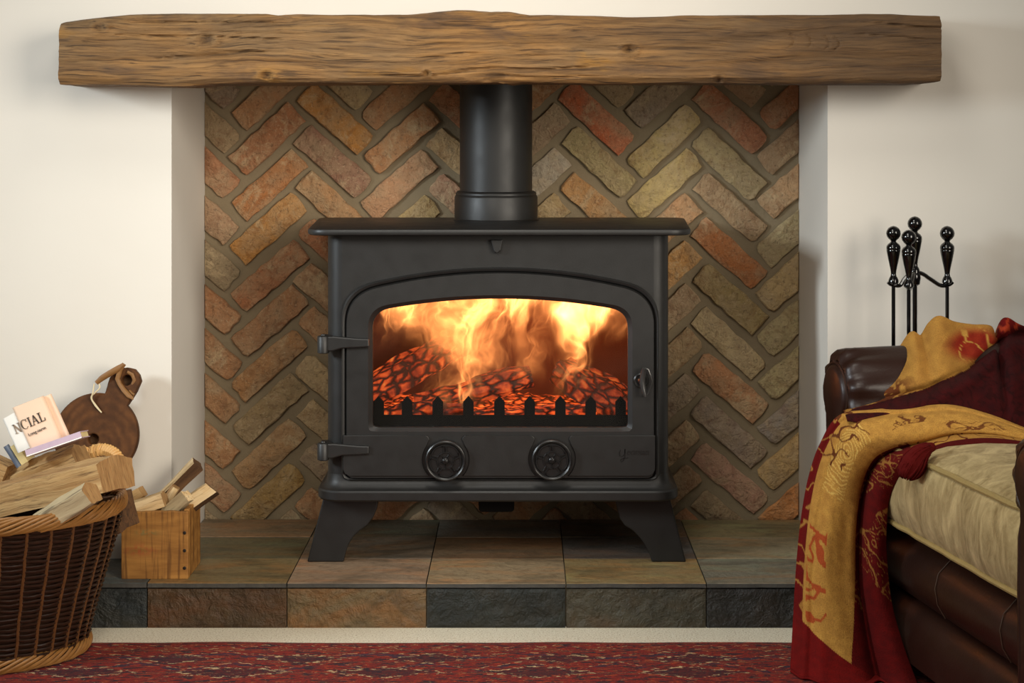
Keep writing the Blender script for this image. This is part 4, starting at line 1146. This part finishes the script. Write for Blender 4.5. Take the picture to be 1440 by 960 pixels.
# ------------------------------------------------------------------ rug
a = Mat('red_oriental_rug')
X, Y, Z = a.xyz()[:3]
wob = a.math('MULTIPLY_ADD', a.noise(9, 3), 0.03, -0.015)
yy = a.math('ADD', Y, a.math('ADD', wob, a.math('MULTIPLY_ADD', a.noise(1, 2, 0.5, 0, a.scale((60, 12, 1))), 0.02, -0.01)))
nz = a.noise(1, 4, 0.7, 0, a.scale((90, 260, 1))); nz2 = a.noise(1, 3, 0.6, 0, a.scale((38, 120, 1), a.add(a.x, (3, 7, 0))))
nz3 = a.noise(1, 3, 0.6, 0.4, a.scale((30, 110, 1), a.add(a.x, (8, 2, 0))))
c = a.mix(a.ramp(nz, [(0.35, 0.0), (0.65, 1.0)]), rgb(88, 14, 10), rgb(160, 34, 18))
c = a.mix(a.ramp(nz2, [(0.55, 0.0), (0.64, 0.8)]), c, rgb(172, 70, 28))
c = a.mix(a.ramp(nz3, [(0.52, 0.0), (0.58, 0.9)]), c, rgb(24, 22, 34))
def tri(x, per):
    return a.math('ABSOLUTE', a.math('SUBTRACT', a.math('FRACT', a.math('DIVIDE', x, per)), 0.5))
def band(base, center, width, colr, amt=1.0):
    d_ = a.math('ABSOLUTE', a.math('SUBTRACT', yy, center))
    f_ = a.math('MULTIPLY', a.math('LESS_THAN', d_, width), amt)
    return a.mix(f_, base, colr)
def zig(base, y0, amp_, per, width, colr, amt=1.0, brk=None):
    ln = a.math('MULTIPLY_ADD', tri(X, per), amp_, y0)
    f_ = a.math('LESS_THAN', a.math('ABSOLUTE', a.math('SUBTRACT', yy, ln)), width)
    f_ = a.math('MULTIPLY', f_, amt)
    if brk is not None: f_ = a.math('MULTIPLY', f_, brk)
    return a.mix(f_, base, colr)
dash = a.ramp(a.noise(1, 2, 0.5, 0, a.scale((60, 150, 1), a.add(a.x, (1, 4, 0)))), [(0.5, 0.0), (0.56, 1.0)])
for y_ in (3.56, 3.52, 3.475, 3.40, 3.33):
    c = band(c, y_, 0.003, a.mix(nz2, rgb(40, 32, 44), rgb(150, 70, 40)), 0.75)
brk = a.ramp(a.noise(1, 3, 0.6, 0, a.scale((14, 60, 1), a.add(a.x, (5, 5, 0)))), [(0.46, 0.0), (0.54, 1.0)])
c = zig(c, 3.415, 0.07, 0.30, 0.007, rgb(38, 38, 60), 0.8, brk)
c = zig(c, 3.428, 0.07, 0.30, 0.0018, rgb(206, 176, 128), 0.9, dash)
c = zig(c, 3.340, 0.10, 0.19, 0.006, rgb(36, 36, 58), 0.8, brk)
c = zig(c, 3.350, 0.10, 0.19, 0.0016, rgb(210, 182, 136), 0.85, dash)
c = zig(c, 3.495, 0.03, 0.075, 0.0012, rgb(202, 172, 124), 0.9, dash)
def lozenge(base, y0, per, ph, hx_, hy_, colr, edge):
    tx = a.math('MULTIPLY', tri(a.math('ADD', X, ph), per), per)
    d_ = a.math('ADD', a.math('DIVIDE', a.math('SUBTRACT', per * 0.5, tx) if False else tx, hx_), a.math('DIVIDE', a.math('ABSOLUTE', a.math('SUBTRACT', yy, y0)), hy_))
    d_ = a.math('ADD', d_, a.math('MULTIPLY_ADD', nz2, 1.3, -0.65))
    base = a.mix(a.math('MULTIPLY', a.math('LESS_THAN', d_, 1.0), 0.75), base, a.mix(a.ramp(nz, [(0.45, 0.0), (0.6, 1.0)]), colr, rgb(96, 22, 18)))
    return a.mix(a.math('MULTIPLY', a.math('LESS_THAN', a.math('ABSOLUTE', a.math('SUBTRACT', d_, 1.0)), 0.10), a.math('MULTIPLY', dash, 0.95)), base, edge)
c = lozenge(c, 3.42, 0.26, 0.05, 0.085, 0.030, rgb(16, 18, 34), rgb(204, 176, 130))
c = lozenge(c, 3.335, 0.30, 0.12, 0.11, 0.034, rgb(16, 18, 34), rgb(210, 182, 136))
c = lozenge(c, 3.48, 0.11, 0.0, 0.032, 0.013, rgb(150, 66, 30), rgb(190, 160, 116))
fl = a.vor(1, a.scale((34, 90, 1)), 'F1')
c = a.mix(a.math('MULTIPLY', a.math('LESS_THAN', a.math('ABSOLUTE', a.math('SUBTRACT', fl, 0.3)), 0.03), a.math('MULTIPLY', dash, 0.45)), c, rgb(196, 160, 112))
c = a.mix(a.ramp(a.noise(1, 2, 0.6, 0, a.scale((220, 420, 1))), [(0.38, 0.6), (0.5, 0.0)]), c, rgb(48, 18, 16))
a.bump(a.noise(1, 3, 0.6, 0, a.scale((300, 500, 1))), 0.6, 0.004)
RUG = a.fin(c, 0.95)
m = MB(); top = []; bot = []
n = 80; far = []
for k in range(n + 1):
    x = lerp(-1.9, 1.5, k / n); far.append((x, 3.530 + 0.010 * ns(x * 2.2, 3, 1) + 0.006 * ns(x * 6, 1, 4) + 0.004 * x))
ol = [(-1.9, 2.2), (1.5, 2.2)] + list(reversed(far))
m.loft([[(x, y, 0.0005) for x, y in ol], [(x, y, 0.007) for x, y in ol], [(x, y - (0.003 if i > 1 else 0), 0.0095) for i, (x, y) in enumerate(ol)]])
rug = m.build('oriental_rug', RUG)
tag(rug, 'red and navy patterned oriental rug on the carpet before the hearth', 'rug')

# ------------------------------------------------------------------ fire tools
DT = 3.755
def tool_handle(m, px, py, D):
    c_ = P(px, py, D); k = D / F
    prof = [(0.3, 10.6), (4, 9.6), (7.5, 7.2), (9.6, 3.6), (10.3, 0), (9.6, -3.8), (7.2, -7.4), (4.6, -9.6), (3.6, -11), (4.4, -12.6), (7.6, -14.8), (9.6, -17.6), (10, -20), (10, -22), (9.5, -22.6), (9.9, -23.2), (9.5, -26), (8.6, -31), (7.2, -38), (5.4, -46), (4.0, -53), (3.6, -57), (4.2, -60), (6, -63), (7, -66), (7.2, -69), (5.5, -71), (2.6, -72)]
    m.lathe([(r * k, h * k) for r, h in prof], c_, 24, 'z')
    return c_, k
stand = thing('fire_tool_stand', (P(1286.5, 0, DT).x, DT, Z_H), 'glossy black stand of the fireside companion set behind the leather armchair', 'tool stand')
m = MB(); c_, k_ = tool_handle(m, 1286.5, 314.5, DT); m.build('post_finial', GLOSS_BLACK, stand, True)
sx = c_.x; zt_ = c_.z - 72 * k_
m = MB(); m.tube([(sx, DT, zt_ + 0.004), (sx, DT, Z_H + 0.01)], 0.0052, 10); m.build('post', GLOSS_BLACK, stand, True)
m = MB(); m.lathe([(0.085, 0.0), (0.085, 0.006), (0.078, 0.012), (0.03, 0.018), (0.014, 0.03), (0.008, 0.05)], (sx, DT, Z_H), 32, 'z'); m.build('base', GLOSS_BLACK, stand, True)
m = MB(); m.lathe([(0.006, -0.03), (0.011, -0.026), (0.013, -0.012), (0.011, 0.0), (0.006, 0.004)], (sx, DT, zt_ + 0.006), 18, 'z'); m.build('hub', GLOSS_BLACK, stand, True)
DT2 = 3.690
ARMS = [(P(1256.5, 400, DT), DT), (P(1332, 400, DT), DT), (P(1278, 405, DT2), DT2)]
for (pe, d_) in ARMS:
    e_ = Vector((pe.x, d_, pe.z)); s0 = Vector((sx, DT, zt_ + 0.008)); dv = e_ - s0
    out2 = dv.normalized() if dv.length > 0 else Vector((1, 0, 0))
    out2 = Vector((dv.x, dv.y, 0)).normalized()
    pth = catmull([s0, s0 + Vector((dv.x * 0.25, dv.y * 0.25, -0.006)), s0 + Vector((dv.x * 0.5, dv.y * 0.5, -0.018)), e_ - out2 * 0.014 + Vector((0, 0, -0.002)), e_ + out2 * 0.004, e_ + out2 * 0.012 + Vector((0, 0, 0.006))], 5)
    m = MB(); m.tube(pth, 0.0046, 8); m.build('arm', GLOSS_BLACK, stand, True)
TOOLS = [('fire_poker', 1256.5, 328, DT, 'black fire poker hanging leftmost on the companion stand', 'poker'), ('hearth_brush', 1278, 333.5, DT2, 'black handled hearth brush hanging in front of the stand post', 'brush'), ('fire_shovel', 1332, 328, DT, 'black fire shovel hanging rightmost on the companion stand', 'shovel')]
for (nm, px, py, d_, lab, cat_) in TOOLS:
    pz = P(px, py, d_)
    t_ = thing(nm, (pz.x, d_, Z_H + 0.06), lab, cat_, 'companion set tools')
    m = MB(); c_, k_ = tool_handle(m, px, py, d_); m.build('handle', GLOSS_BLACK, t_, True)
    zb_ = c_.z - 71 * k_
    m = MB(); m.tube([(pz.x, d_, zb_), (pz.x, d_, Z_H + 0.16)], 0.0042, 8); m.build('rod', GLOSS_BLACK, t_, True)
    m = MB()
    if cat_ == 'poker': m.tube([(pz.x, d_, Z_H + 0.16), (pz.x, d_, Z_H + 0.07), (pz.x + 0.004, d_, Z_H + 0.05)], [0.0042, 0.004, 0.001], 8); m.tube([(pz.x, d_, Z_H + 0.10), (pz.x - 0.02, d_, Z_H + 0.09), (pz.x - 0.03, d_, Z_H + 0.11)], [0.004, 0.003, 0.001], 8)
    elif cat_ == 'brush': m.lathe([(0.006, 0.16), (0.02, 0.15), (0.022, 0.12), (0.03, 0.06), (0.005, 0.058)], (pz.x, d_, Z_H), 20, 'z')
    else: m.loft([[(pz.x - 0.012, d_ - 0.002, Z_H + 0.17), (pz.x + 0.012, d_ - 0.002, Z_H + 0.17), (pz.x + 0.012, d_ + 0.002, Z_H + 0.17), (pz.x - 0.012, d_ + 0.002, Z_H + 0.17)], [(pz.x - 0.035, d_ - 0.008, Z_H + 0.14), (pz.x + 0.035, d_ - 0.008, Z_H + 0.14), (pz.x + 0.035, d_ - 0.004, Z_H + 0.14), (pz.x - 0.035, d_ - 0.004, Z_H + 0.14)], [(pz.x - 0.04, d_ - 0.004, Z_H + 0.06), (pz.x + 0.04, d_ - 0.004, Z_H + 0.06), (pz.x + 0.04, d_, Z_H + 0.06), (pz.x - 0.04, d_, Z_H + 0.06)]])
    m.build({'poker': 'hook', 'brush': 'bristles', 'shovel': 'blade'}[cat_], GLOSS_BLACK, t_, True)

# ------------------------------------------------------------------ leather armchair
CO = Vector((0.633, 3.45, 0)); yaw = math.radians(10.3)
CA = Vector((math.sin(yaw), -math.cos(yaw), 0)); CB = Vector((math.cos(yaw), math.sin(yaw), 0))
def C(s, t, z): v_ = CO + CA * s + CB * t; v_.z = z; return v_
chair = thing('leather_armchair', tuple(C(0.44, 0.4, 0.0)), 'dark brown leather club armchair with rolled arms at the right edge', 'armchair')
SN = 0.882                                            # near arm
def arm_profile(sc_, ins, ripple=0.0):
    """(s,z) section of a rolled arm about s = sc_"""
    R, zc = 0.095 - ins, 0.535
    pts = [(0.075 - ins, 0.05), (0.075 - ins, 0.20), (0.078 - ins, 0.36), (0.076 - ins, 0.44)]
    for k in range(49):
        a_ = math.radians(lerp(-48, 228, k / 48))
        rr = R - ripple * (0.5 + 0.5 * math.cos(a_ * 11)) 
        pts.append((rr * math.cos(a_), zc + rr * math.sin(a_)))
    pts += [(-(0.076 - ins), 0.44), (-(0.078 - ins), 0.36), (-(0.075 - ins), 0.20), (-(0.075 - ins), 0.05)]
    return [(sc_ + s_, z) for s_, z in pts]
for sc_, tof in ((0.0, 0.0), (SN, -0.016)):
    rings = []
    for (t_, ins, rp) in ((0.006, 0.030, 0.003), (0.0, 0.024, 0.009), (0.003, 0.012, 0.012), (0.016, 0.003, 0.011), (0.035, 0.0, 0.008), (0.06, 0.0, 0.005), (0.10, 0.0, 0.002), (0.2, 0, 0), (0.4, 0, 0), (0.6, 0, 0), (0.82, 0, 0)):
        rings.append([C(s_, t_ + tof, z) for s_, z in arm_profile(sc_, ins, rp)])
    m = MB(); m.loft(rings)
    arm = m.build('arm', LEATHER, chair, 60)
    # facing panel on the scroll
    pr = arm_profile(sc_, 0.034)
    m = MB(); m.loft([[C(s_, 0.008 + tof, z) for s_, z in pr], [C(s_, tof - 0.004, z) for s_, z in arm_profile(sc_, 0.037)], [C(s_, tof - 0.009, z) for s_, z in arm_profile(sc_, 0.046)]])
    m.build('arm_facing', LEATHER, arm, 60)
    m = MB(); m.tube([C(s_, tof + 0.001, z) for s_, z in arm_profile(sc_, 0.032)], 0.0038, 6); m.build('arm_piping', LEATHER, arm, True)
    if sc_ > 0 or True:
        for tt in (0.12, 0.21, 0.30):
            pass
# seat base: upper roll and lower apron
def rollbox(s0, s1, prof, mat_, name):
    rings = []
    for j in range(9):
        s_ = lerp(s0, s1, j / 8)
        rings.append([C(s_, t_, z) for t_, z in prof])
    m_ = MB(); m_.loft(rings); return m_.build(name, mat_, chair, 60)
rollbox(0.07, SN - 0.07, [(0.62, 0.17), (0.62, 0.29), (0.12, 0.295), (0.085, 0.285), (0.062, 0.262), (0.055, 0.235), (0.060, 0.205), (0.075, 0.180), (0.10, 0.168)], LEATHER, 'seat_front_roll')
rollbox(0.07, SN - 0.07, [(0.62, 0.05), (0.62, 0.168), (0.10, 0.168), (0.078, 0.160), (0.068, 0.13), (0.066, 0.09), (0.072, 0.05)], LEATHER, 'seat_apron')
for s_, t0_ in ((0.36, 0.055), (0.62, 0.055)):
    m = MB(); m.tube([C(s_ + 0.002, 0.084, 0.287), C(s_ + 0.001, 0.060, 0.262), C(s_, 0.0535, 0.235), C(s_, 0.0585, 0.205), C(s_, 0.074, 0.179)], 0.0009, 5); m.build('stitching', LEATHER_SEAM, chair, True)
# back
prof = []
m = MB(); rings = []
for j in range(7):
    s_ = lerp(-0.08, SN + 0.08, j / 6)
    rg = [(0.66, 0.05), (0.62, 0.30), (0.64, 0.62), (0.64, 0.70)]
    for k in range(13):
        a_ = math.radians(lerp(200, -60, k / 12)); rg.append((0.73 + 0.09 * math.cos(a_), 0.74 + 0.09 * math.sin(a_)))
    rg += [(0.80, 0.60), (0.80, 0.05)]
    rings.append([C(s_, t_, z) for t_, z in rg])
m.loft(rings); m.build('backrest', LEATHER, chair, 60)
WOODLEG = m_plain('dark_wood_foot', rgb(44, 26, 16), 0.4)
for s_ in (0.02, SN - 0.02):
    for t_ in (0.06, 0.74):
        q = C(s_, t_, 0.0)
        m = MB(); m.lathe([(0.018, 0.010), (0.026, 0.014), (0.03, 0.035), (0.024, 0.055)], (q.x, q.y, 0), 16, 'z'); m.build('foot', WOODLEG, chair, True)
# seat cushion
cush = thing('seat_cushion', tuple(C(0.44, 0.3, 0.295)), 'plump sage gold velvet seat cushion with piped edges on the leather armchair', 'cushion')
def crect(off, z, wob=0.0, n=10, seed=0):
    s0, s1, t0_, t1_, r = 0.098 - off, SN - 0.098 + off, 0.030 - off, 0.61 + off, 0.075
    r = max(0.01, r + off * 0.5); pts = []
    def ln(p0, p1, m_):
        return [(lerp(p0[0], p1[0], k / m_), lerp(p0[1], p1[1], k / m_)) for k in range(1, m_)]
    cs = [((s0 + r, t0_ + r), PI), ((s1 - r, t0_ + r), 1.5 * PI), ((s1 - r, t1_ - r), 0.0), ((s0 + r, t1_ - r), 0.5 * PI)]
    for ci_, ((cs_, ct_), a0_) in enumerate(cs):
        arc = [(cs_ + r * math.cos(a0_ + 0.5 * PI * k / n), ct_ + r * math.sin(a0_ + 0.5 * PI * k / n)) for k in range(n + 1)]
        pts += arc
        nx_ = cs[(ci_ + 1) % 4]
        p1_ = (nx_[0][0] + r * math.cos(nx_[1]), nx_[0][1] + r * math.sin(nx_[1]))
        pts += ln(arc[-1], p1_, 14)
    out = []
    for i_, (s_, t_) in enumerate(pts):
        w_ = wob * ns(s_ * 26 + seed, t_ * 26, z * 6)
        sm, tm = s_ - 0.44, t_ - 0.32
        d_ = math.hypot(sm, tm)
        out.append(C(s_ + sm / d_ * w_, t_ + tm / d_ * w_, z + 0.4 * wob * ns(s_ * 9, t_ * 9, 7)))
    return out
rings = [crect(-0.20, 0.287), crect(-0.10, 0.287), crect(-0.05, 0.292), crect(-0.022, 0.306), crect(-0.006, 0.322, 0.003), crect(0.003, 0.34, 0.006), crect(0.010, 0.365, 0.009), crect(0.012, 0.395, 0.009), crect(0.010, 0.425, 0.008), crect(0.003, 0.448, 0.006), crect(-0.006, 0.463, 0.003), crect(-0.022, 0.474, 0.004), crect(-0.06, 0.487, 0.006), crect(-0.12, 0.497, 0.008), crect(-0.20, 0.50, 0.006), crect(-0.26, 0.50)]
m = MB(); m.loft(rings); m.build('cushion_body', VELVET, cush, 70)
for z_, nm in ((0.322, 'piping'), (0.463, 'piping')):
    r_ = crect(-0.004, z_, 0.003); r_.append(r_[0])
    m = MB(); m.tube(r_, 0.0055, 8, False); m.build(nm, PIPING, cush, True)

# ------------------------------------------------------------------ throw blanket
GOLD, GOLD2, RED, DRED, MAROON, ORANGE = [Vector(rgb(*q_)[:3]) for q_ in ((204, 154, 72), (166, 118, 54), (122, 17, 14), (78, 10, 10), (48, 8, 11), (168, 58, 30))]
def swirl(x, y, sc_):
    """scrolling arabesque line mask"""
    wx = x + 0.35 * ns(x * 1.2, y * 1.2, 3); wy = y + 0.35 * ns(x * 1.2, y * 1.2, 9)
    r = ns(wx * sc_, wy * sc_, 1.7); r2 = ns(wx * sc_ * 2.1 + 4, wy * sc_ * 2.1, 5.2)
    return max(0.0, 1 - abs(r) * 9), max(0.0, 1 - abs(r2) * 7)
throw = thing('throw_blanket', tuple(C(0.05, -0.05, 0.0)), 'red and gold patterned woven throw draped over the armchair arm to the floor', 'blanket')
V = []; FC = []; COLS = []
def grid(pts2d, colorf):
    nr, nc = len(pts2d), len(pts2d[0]); o_ = len(V)
    for i in range(nr):
        for j in range(nc):
            V.append(tuple(pts2d[i][j])); COLS.append(tuple(colorf(j / (nc - 1), i / (nr - 1), pts2d[i][j])) + (1.0,))
    for i in range(nr - 1):
        for j in range(nc - 1):
            q_ = o_ + i * nc + j
            FC.append((q_, q_ + 1, q_ + nc + 1, q_ + nc))
# hanging strip: rows from the right (on the seat) round the arm front and down to the floor
SR = [((1470, 612, 3.14), (1470, 630, 3.08), .006), ((1440, 602, 3.16), (1440, 626, 3.10), .010), ((1390, 583, 3.20), (1390, 624, 3.12), .014), ((1336, 570, 3.24), (1340, 632, 3.14), .022), ((1285, 573, 3.27), (1302, 646, 3.15), .03),
      ((1225, 577, 3.30), (1274, 660, 3.17), .045), ((1180, 585, 3.335), (1258, 680, 3.20), .055), ((1154, 624, 3.365), (1249, 706, 3.225), .055), ((1138, 670, 3.38), (1246, 745, 3.245), .05), ((1127, 730, 3.38), (1247, 792, 3.26), .05),
      ((1120, 800, 3.375), (1254, 850, 3.275), .045), ((1116, 870, 3.365), (1270, 908, 3.27), .045), ((1113, 925, 3.345), (1286, 952, 3.255), .045), ((1111, 958, 3.32), (1298, 985, 3.22), .04)]
oc = catmull([Vector(r_[0]) for r_ in SR], 30); ic = catmull([Vector(r_[1]) for r_ in SR], 30)
am = catmull([Vector((r_[2], 0, 0)) for r_ in SR], 30)
NCU = 200
pts2 = []
for i in range(len(oc)):
    v_ = i / (len(oc) - 1); row = []
    for j in range(NCU):
        u_ = j / (NCU - 1)
        px, py, D = (lerp(oc[i][k], ic[i][k], u_) for k in range(3))
        A_ = am[i].x
        fold = smooth(0.58, 0.70, u_)
        bul = math.sin(PI * min(1, u_ / 0.66)) if u_ < 0.66 else 0
        b2 = math.sin(PI * max(0, (u_ - 0.70) / 0.30)) if u_ > 0.70 else 0
        D += -A_ * bul + A_ * 0.5 * math.exp(-((u_ - 0.68) / 0.05) ** 2) - A_ * 0.5 * b2
        D += 0.22 * A_ * math.cos(u_ * 34 + v_ * 7) * math.exp(-((u_ - 0.10) / 0.10) ** 2)
        D += 0.006 * ns(u_ * 5, v_ * 9, 2) * smooth(0.2, 0.5, v_) + 0.10 * A_ * math.sin(u_ * 15 + 2 * v_) * smooth(0.5, 1, v_)
        p_ = P(px, py, D)
        p_.z = max(p_.z, 0.014)
        row.append(p_)
    pts2.append(row)
def strip_col(u, v, p):
    x = u * 1.5; y = v * 7.5
    l1, l2 = swirl(x * 4.2, y * 4.2, 1.0)
    n_ = ns(x * 9, y * 9, 2)
    hem = 0.83 + 0.17 * u
    if v > hem: return RED.lerp(DRED, 0.3 + 0.4 * n_)
    if u < 0.09 and v > 0.47:
        return RED.lerp(DRED, 0.5) if l1 < 0.55 else GOLD2
    lim = 0.62 - 0.14 * smooth(0.72, 0.95, v)
    if u < lim:
        c_ = GOLD.lerp(GOLD2, 0.5 + 0.5 * n_)
        za = smooth(0.40, 0.44, v) * smooth(0.58, 0.53, v) * smooth(0.42, 0.30, u)
        zb = smooth(0.67, 0.70, v) * smooth(0.86, 0.82, v) * smooth(0.10, 0.13, u) * smooth(0.34, 0.26, u)
        zc = smooth(0.40, 0.34, v) * smooth(0.02, 0.2, ns(x * 2.0 + 3, y * 1.3, 6.0))
        rings_ = abs(math.sin((math.hypot(x - 0.5, (y - 3.8) * 0.8) * 60 + 3 * ns(x * 6, y * 6, 1))))
        if za > 0.3 and l1 > 0.35: return c_.lerp(DRED, 0.85)
        if zb > 0.3 and (l1 > 0.25): return c_.lerp(ORANGE, 0.85)
        if zc > 0.5 and (l1 > 0.2 or l2 > 0.5): return c_.lerp(DRED, 0.8)
        if 0.43 < v < 0.62 and u > 0.18 and u < 0.45 and rings_ > 0.86: return c_.lerp(Vector(rgb(232, 196, 106)[:3]), 0.6)
        return c_
    c_ = RED.lerp(DRED, 0.7 + 0.3 * n_)  # inner strip: shade of the fold put into the cloth colour
    if v < 0.34: return GOLD2.lerp(GOLD, 0.3) if (u < 0.82 and l1 < 0.5) else DRED
    if v < 0.8 and (l1 > 0.45 or l2 > 0.75) and ns(x * 2.2, y * 1.6, 8) > -0.05: c_ = c_.lerp(GOLD2, 0.7)
    return c_
grid(pts2, strip_col)
# upper piece bunched over the arm roll
UP = [((1186, 576), (1192, 592)), ((1203, 556), (1210, 594)), ((1226, 537), (1232, 594)), ((1252, 514), (1256, 592)), ((1270, 484), (1282, 588)), ((1283, 467), (1300, 584)), ((1296, 472), (1318, 582)), ((1309, 453), (1334, 580)), ((1322, 445), (1350, 584)),
      ((1342, 453), (1370, 590)), ((1368, 457), (1390, 596)), ((1393, 459), (1408, 601)), ((1401, 475), (1418, 604)), ((1413, 448), (1430, 607)), ((1434, 457), (1446, 611)), ((1470, 470), (1474, 620))]
tc = catmull([Vector((a_[0], a_[1], 0)) for a_, b_ in UP], 9); bc = catmull([Vector((b_[0], b_[1], 0)) for a_, b_ in UP], 9)
pts2 = []
NR = 70
for i in range(-14, NR + 1):
    v_ = i / NR; row = []
    for j in range(len(tc)):
        u_ = j / (len(tc) - 1)
        ridge_d = 3.46 + 0.07 * u_ - 0.05 * (1 - u_) * (1 - smooth(0, 0.3, u_))
        if i < 0:
            k_ = -i / 14
            base = P(tc[j].x, tc[j].y, ridge_d)
            row.append(base + Vector((0.004 * k_, 0.12 * k_, -0.16 * k_ * k_ - 0.004 * k_)))
            continue
        px, py = lerp(tc[j].x, bc[j].x, v_), lerp(tc[j].y, bc[j].y, v_)
        D = lerp(ridge_d, 3.275 - 0.02 * u_, smooth(0, 1, v_) * 0.6 + 0.4 * v_)
        D -= 0.022 * math.sin(PI * v_) 
        w_ = math.sin(PI * v_)
        dg_ = (px - 1190) * 0.030 + (py - 450) * 0.052
        D += w_ * (0.012 * math.sin(dg_ * 1.0 + 1.2 * ns(px * 0.01, py * 0.01, 0)) + 0.012 * ns(px * 0.022, py * 0.022, 4))
        # fold line running up to the notch at the right
        fl = py - interp([(1200, 572), (1300, 548), (1360, 520), (1400, 485), (1420, 470)], px)
        D += 0.032 * math.exp(-(fl / 7) ** 2) - 0.018 * math.exp(-((fl - 18) / 12) ** 2)
        row.append(P(px, py, D))
    pts2.append(row)
def upper_col(u, v, p):
    D = p[1]; px = VX + p[0] * F / D; py = VY + (HC - p[2]) * F / D
    x, y = px * 0.02, py * 0.02
    l1, l2 = swirl(x * 1.9, y * 1.9, 1.0); n_ = ns(px * 0.09, py * 0.09, 2)
    fl = py - interp([(1180, 590), (1200, 576), (1240, 566), (1300, 548), (1360, 520), (1400, 482), (1445, 450)], px)
    if fl > 0:
        c_ = MAROON.lerp(DRED, 0.3 + 0.4 * n_)
        if l2 > 0.4: c_ = c_ * 0.55
        return c_
    c_ = GOLD2.lerp(GOLD, 0.25 + 0.4 * n_)
    rp = smooth(30, 14, math.hypot((px - 1372) * 0.55, py - 486))
    if rp > 0: c_ = c_.lerp(RED.lerp(ORANGE, 0.5 + 0.5 * n_) if l1 < 0.55 else GOLD, rp)
    e_ = smooth(-34, -14, fl) * smooth(1300, 1260, px)
    if e_ > 0.2 and (l1 > 0.15 or l2 > 0.3): c_ = c_.lerp(DRED, 0.85 * e_)
    if px > 1402: c_ = RED.lerp(DRED, 0.5 + 0.4 * n_) if py > 470 or l1 < 0.4 else ORANGE
    return c_
grid(pts2, upper_col)
me = bpy.data.meshes.new('cloth'); me.from_pydata(V, [], FC); me.materials.append(CLOTH); me.update()
ca_ = me.color_attributes.new('Col', 'FLOAT_COLOR', 'POINT')
flat = [x for c_ in COLS for x in c_]; ca_.data.foreach_set('color', flat)
me.polygons.foreach_set('use_smooth', [True] * len(me.polygons))
cl = bpy.data.objects.new('cloth', me); col.objects.link(cl); put(cl, throw)
so = cl.modifiers.new('thick', 'SOLIDIFY'); so.thickness = 0.004; so.offset = 0
# tassel
m = MB(); rings = []
tp = [P(1312, 628, 3.10), P(1302, 632, 3.09), P(1292, 640, 3.085), P(1284, 652, 3.08), P(1277, 664, 3.08), P(1274, 671, 3.08)]
rad = [0.008, 0.012, 0.019, 0.025, 0.021, 0.012]
pth = catmull(tp, 4); rds = [interp([(i / 5, r_) for i, r_ in enumerate(rad)], k / (len(pth) - 1)) for k in range(len(pth))]
m.tube(pth, rds, 20, True, 0, 0.8)
for i, v_ in enumerate(m.v):
    m.v[i] = (v_[0] + 0.0022 * ns(v_[0] * 300, v_[1] * 300, v_[2] * 60), v_[1] + 0.0022 * ns(v_[0] * 320, 9, v_[2] * 80), v_[2] + 0.001 * ns(v_[0] * 300, 4, 2))
rd = random.Random(5)
for k in range(70):
    a0_ = rd.uniform(0, 2 * PI); off_ = rd.uniform(0.75, 1.08); tw = rd.uniform(-0.5, 0.5); n_ = len(pth)
    st_ = []
    for q_ in range(3, n_, 2):
        t_ = (pth[min(q_ + 1, n_ - 1)] - pth[q_ - 1]).normalized(); e1 = t_.cross(Vector((0, 1, 0))).normalized(); e2 = t_.cross(e1)
        an = a0_ + tw * q_ / n_
        st_.append(pth[q_] + (e1 * math.cos(an) + e2 * math.sin(an) * 0.8) * rds[q_] * off_)
    st_.append(st_[-1] + (st_[-1] - st_[-2]) * rd.uniform(0.2, 0.9))
    m.tube(st_, 0.0013, 5)
o = m.build('tassel', TASSEL, throw, 'all'); o['label'] = 'dark red yarn tassel at the throw corner'
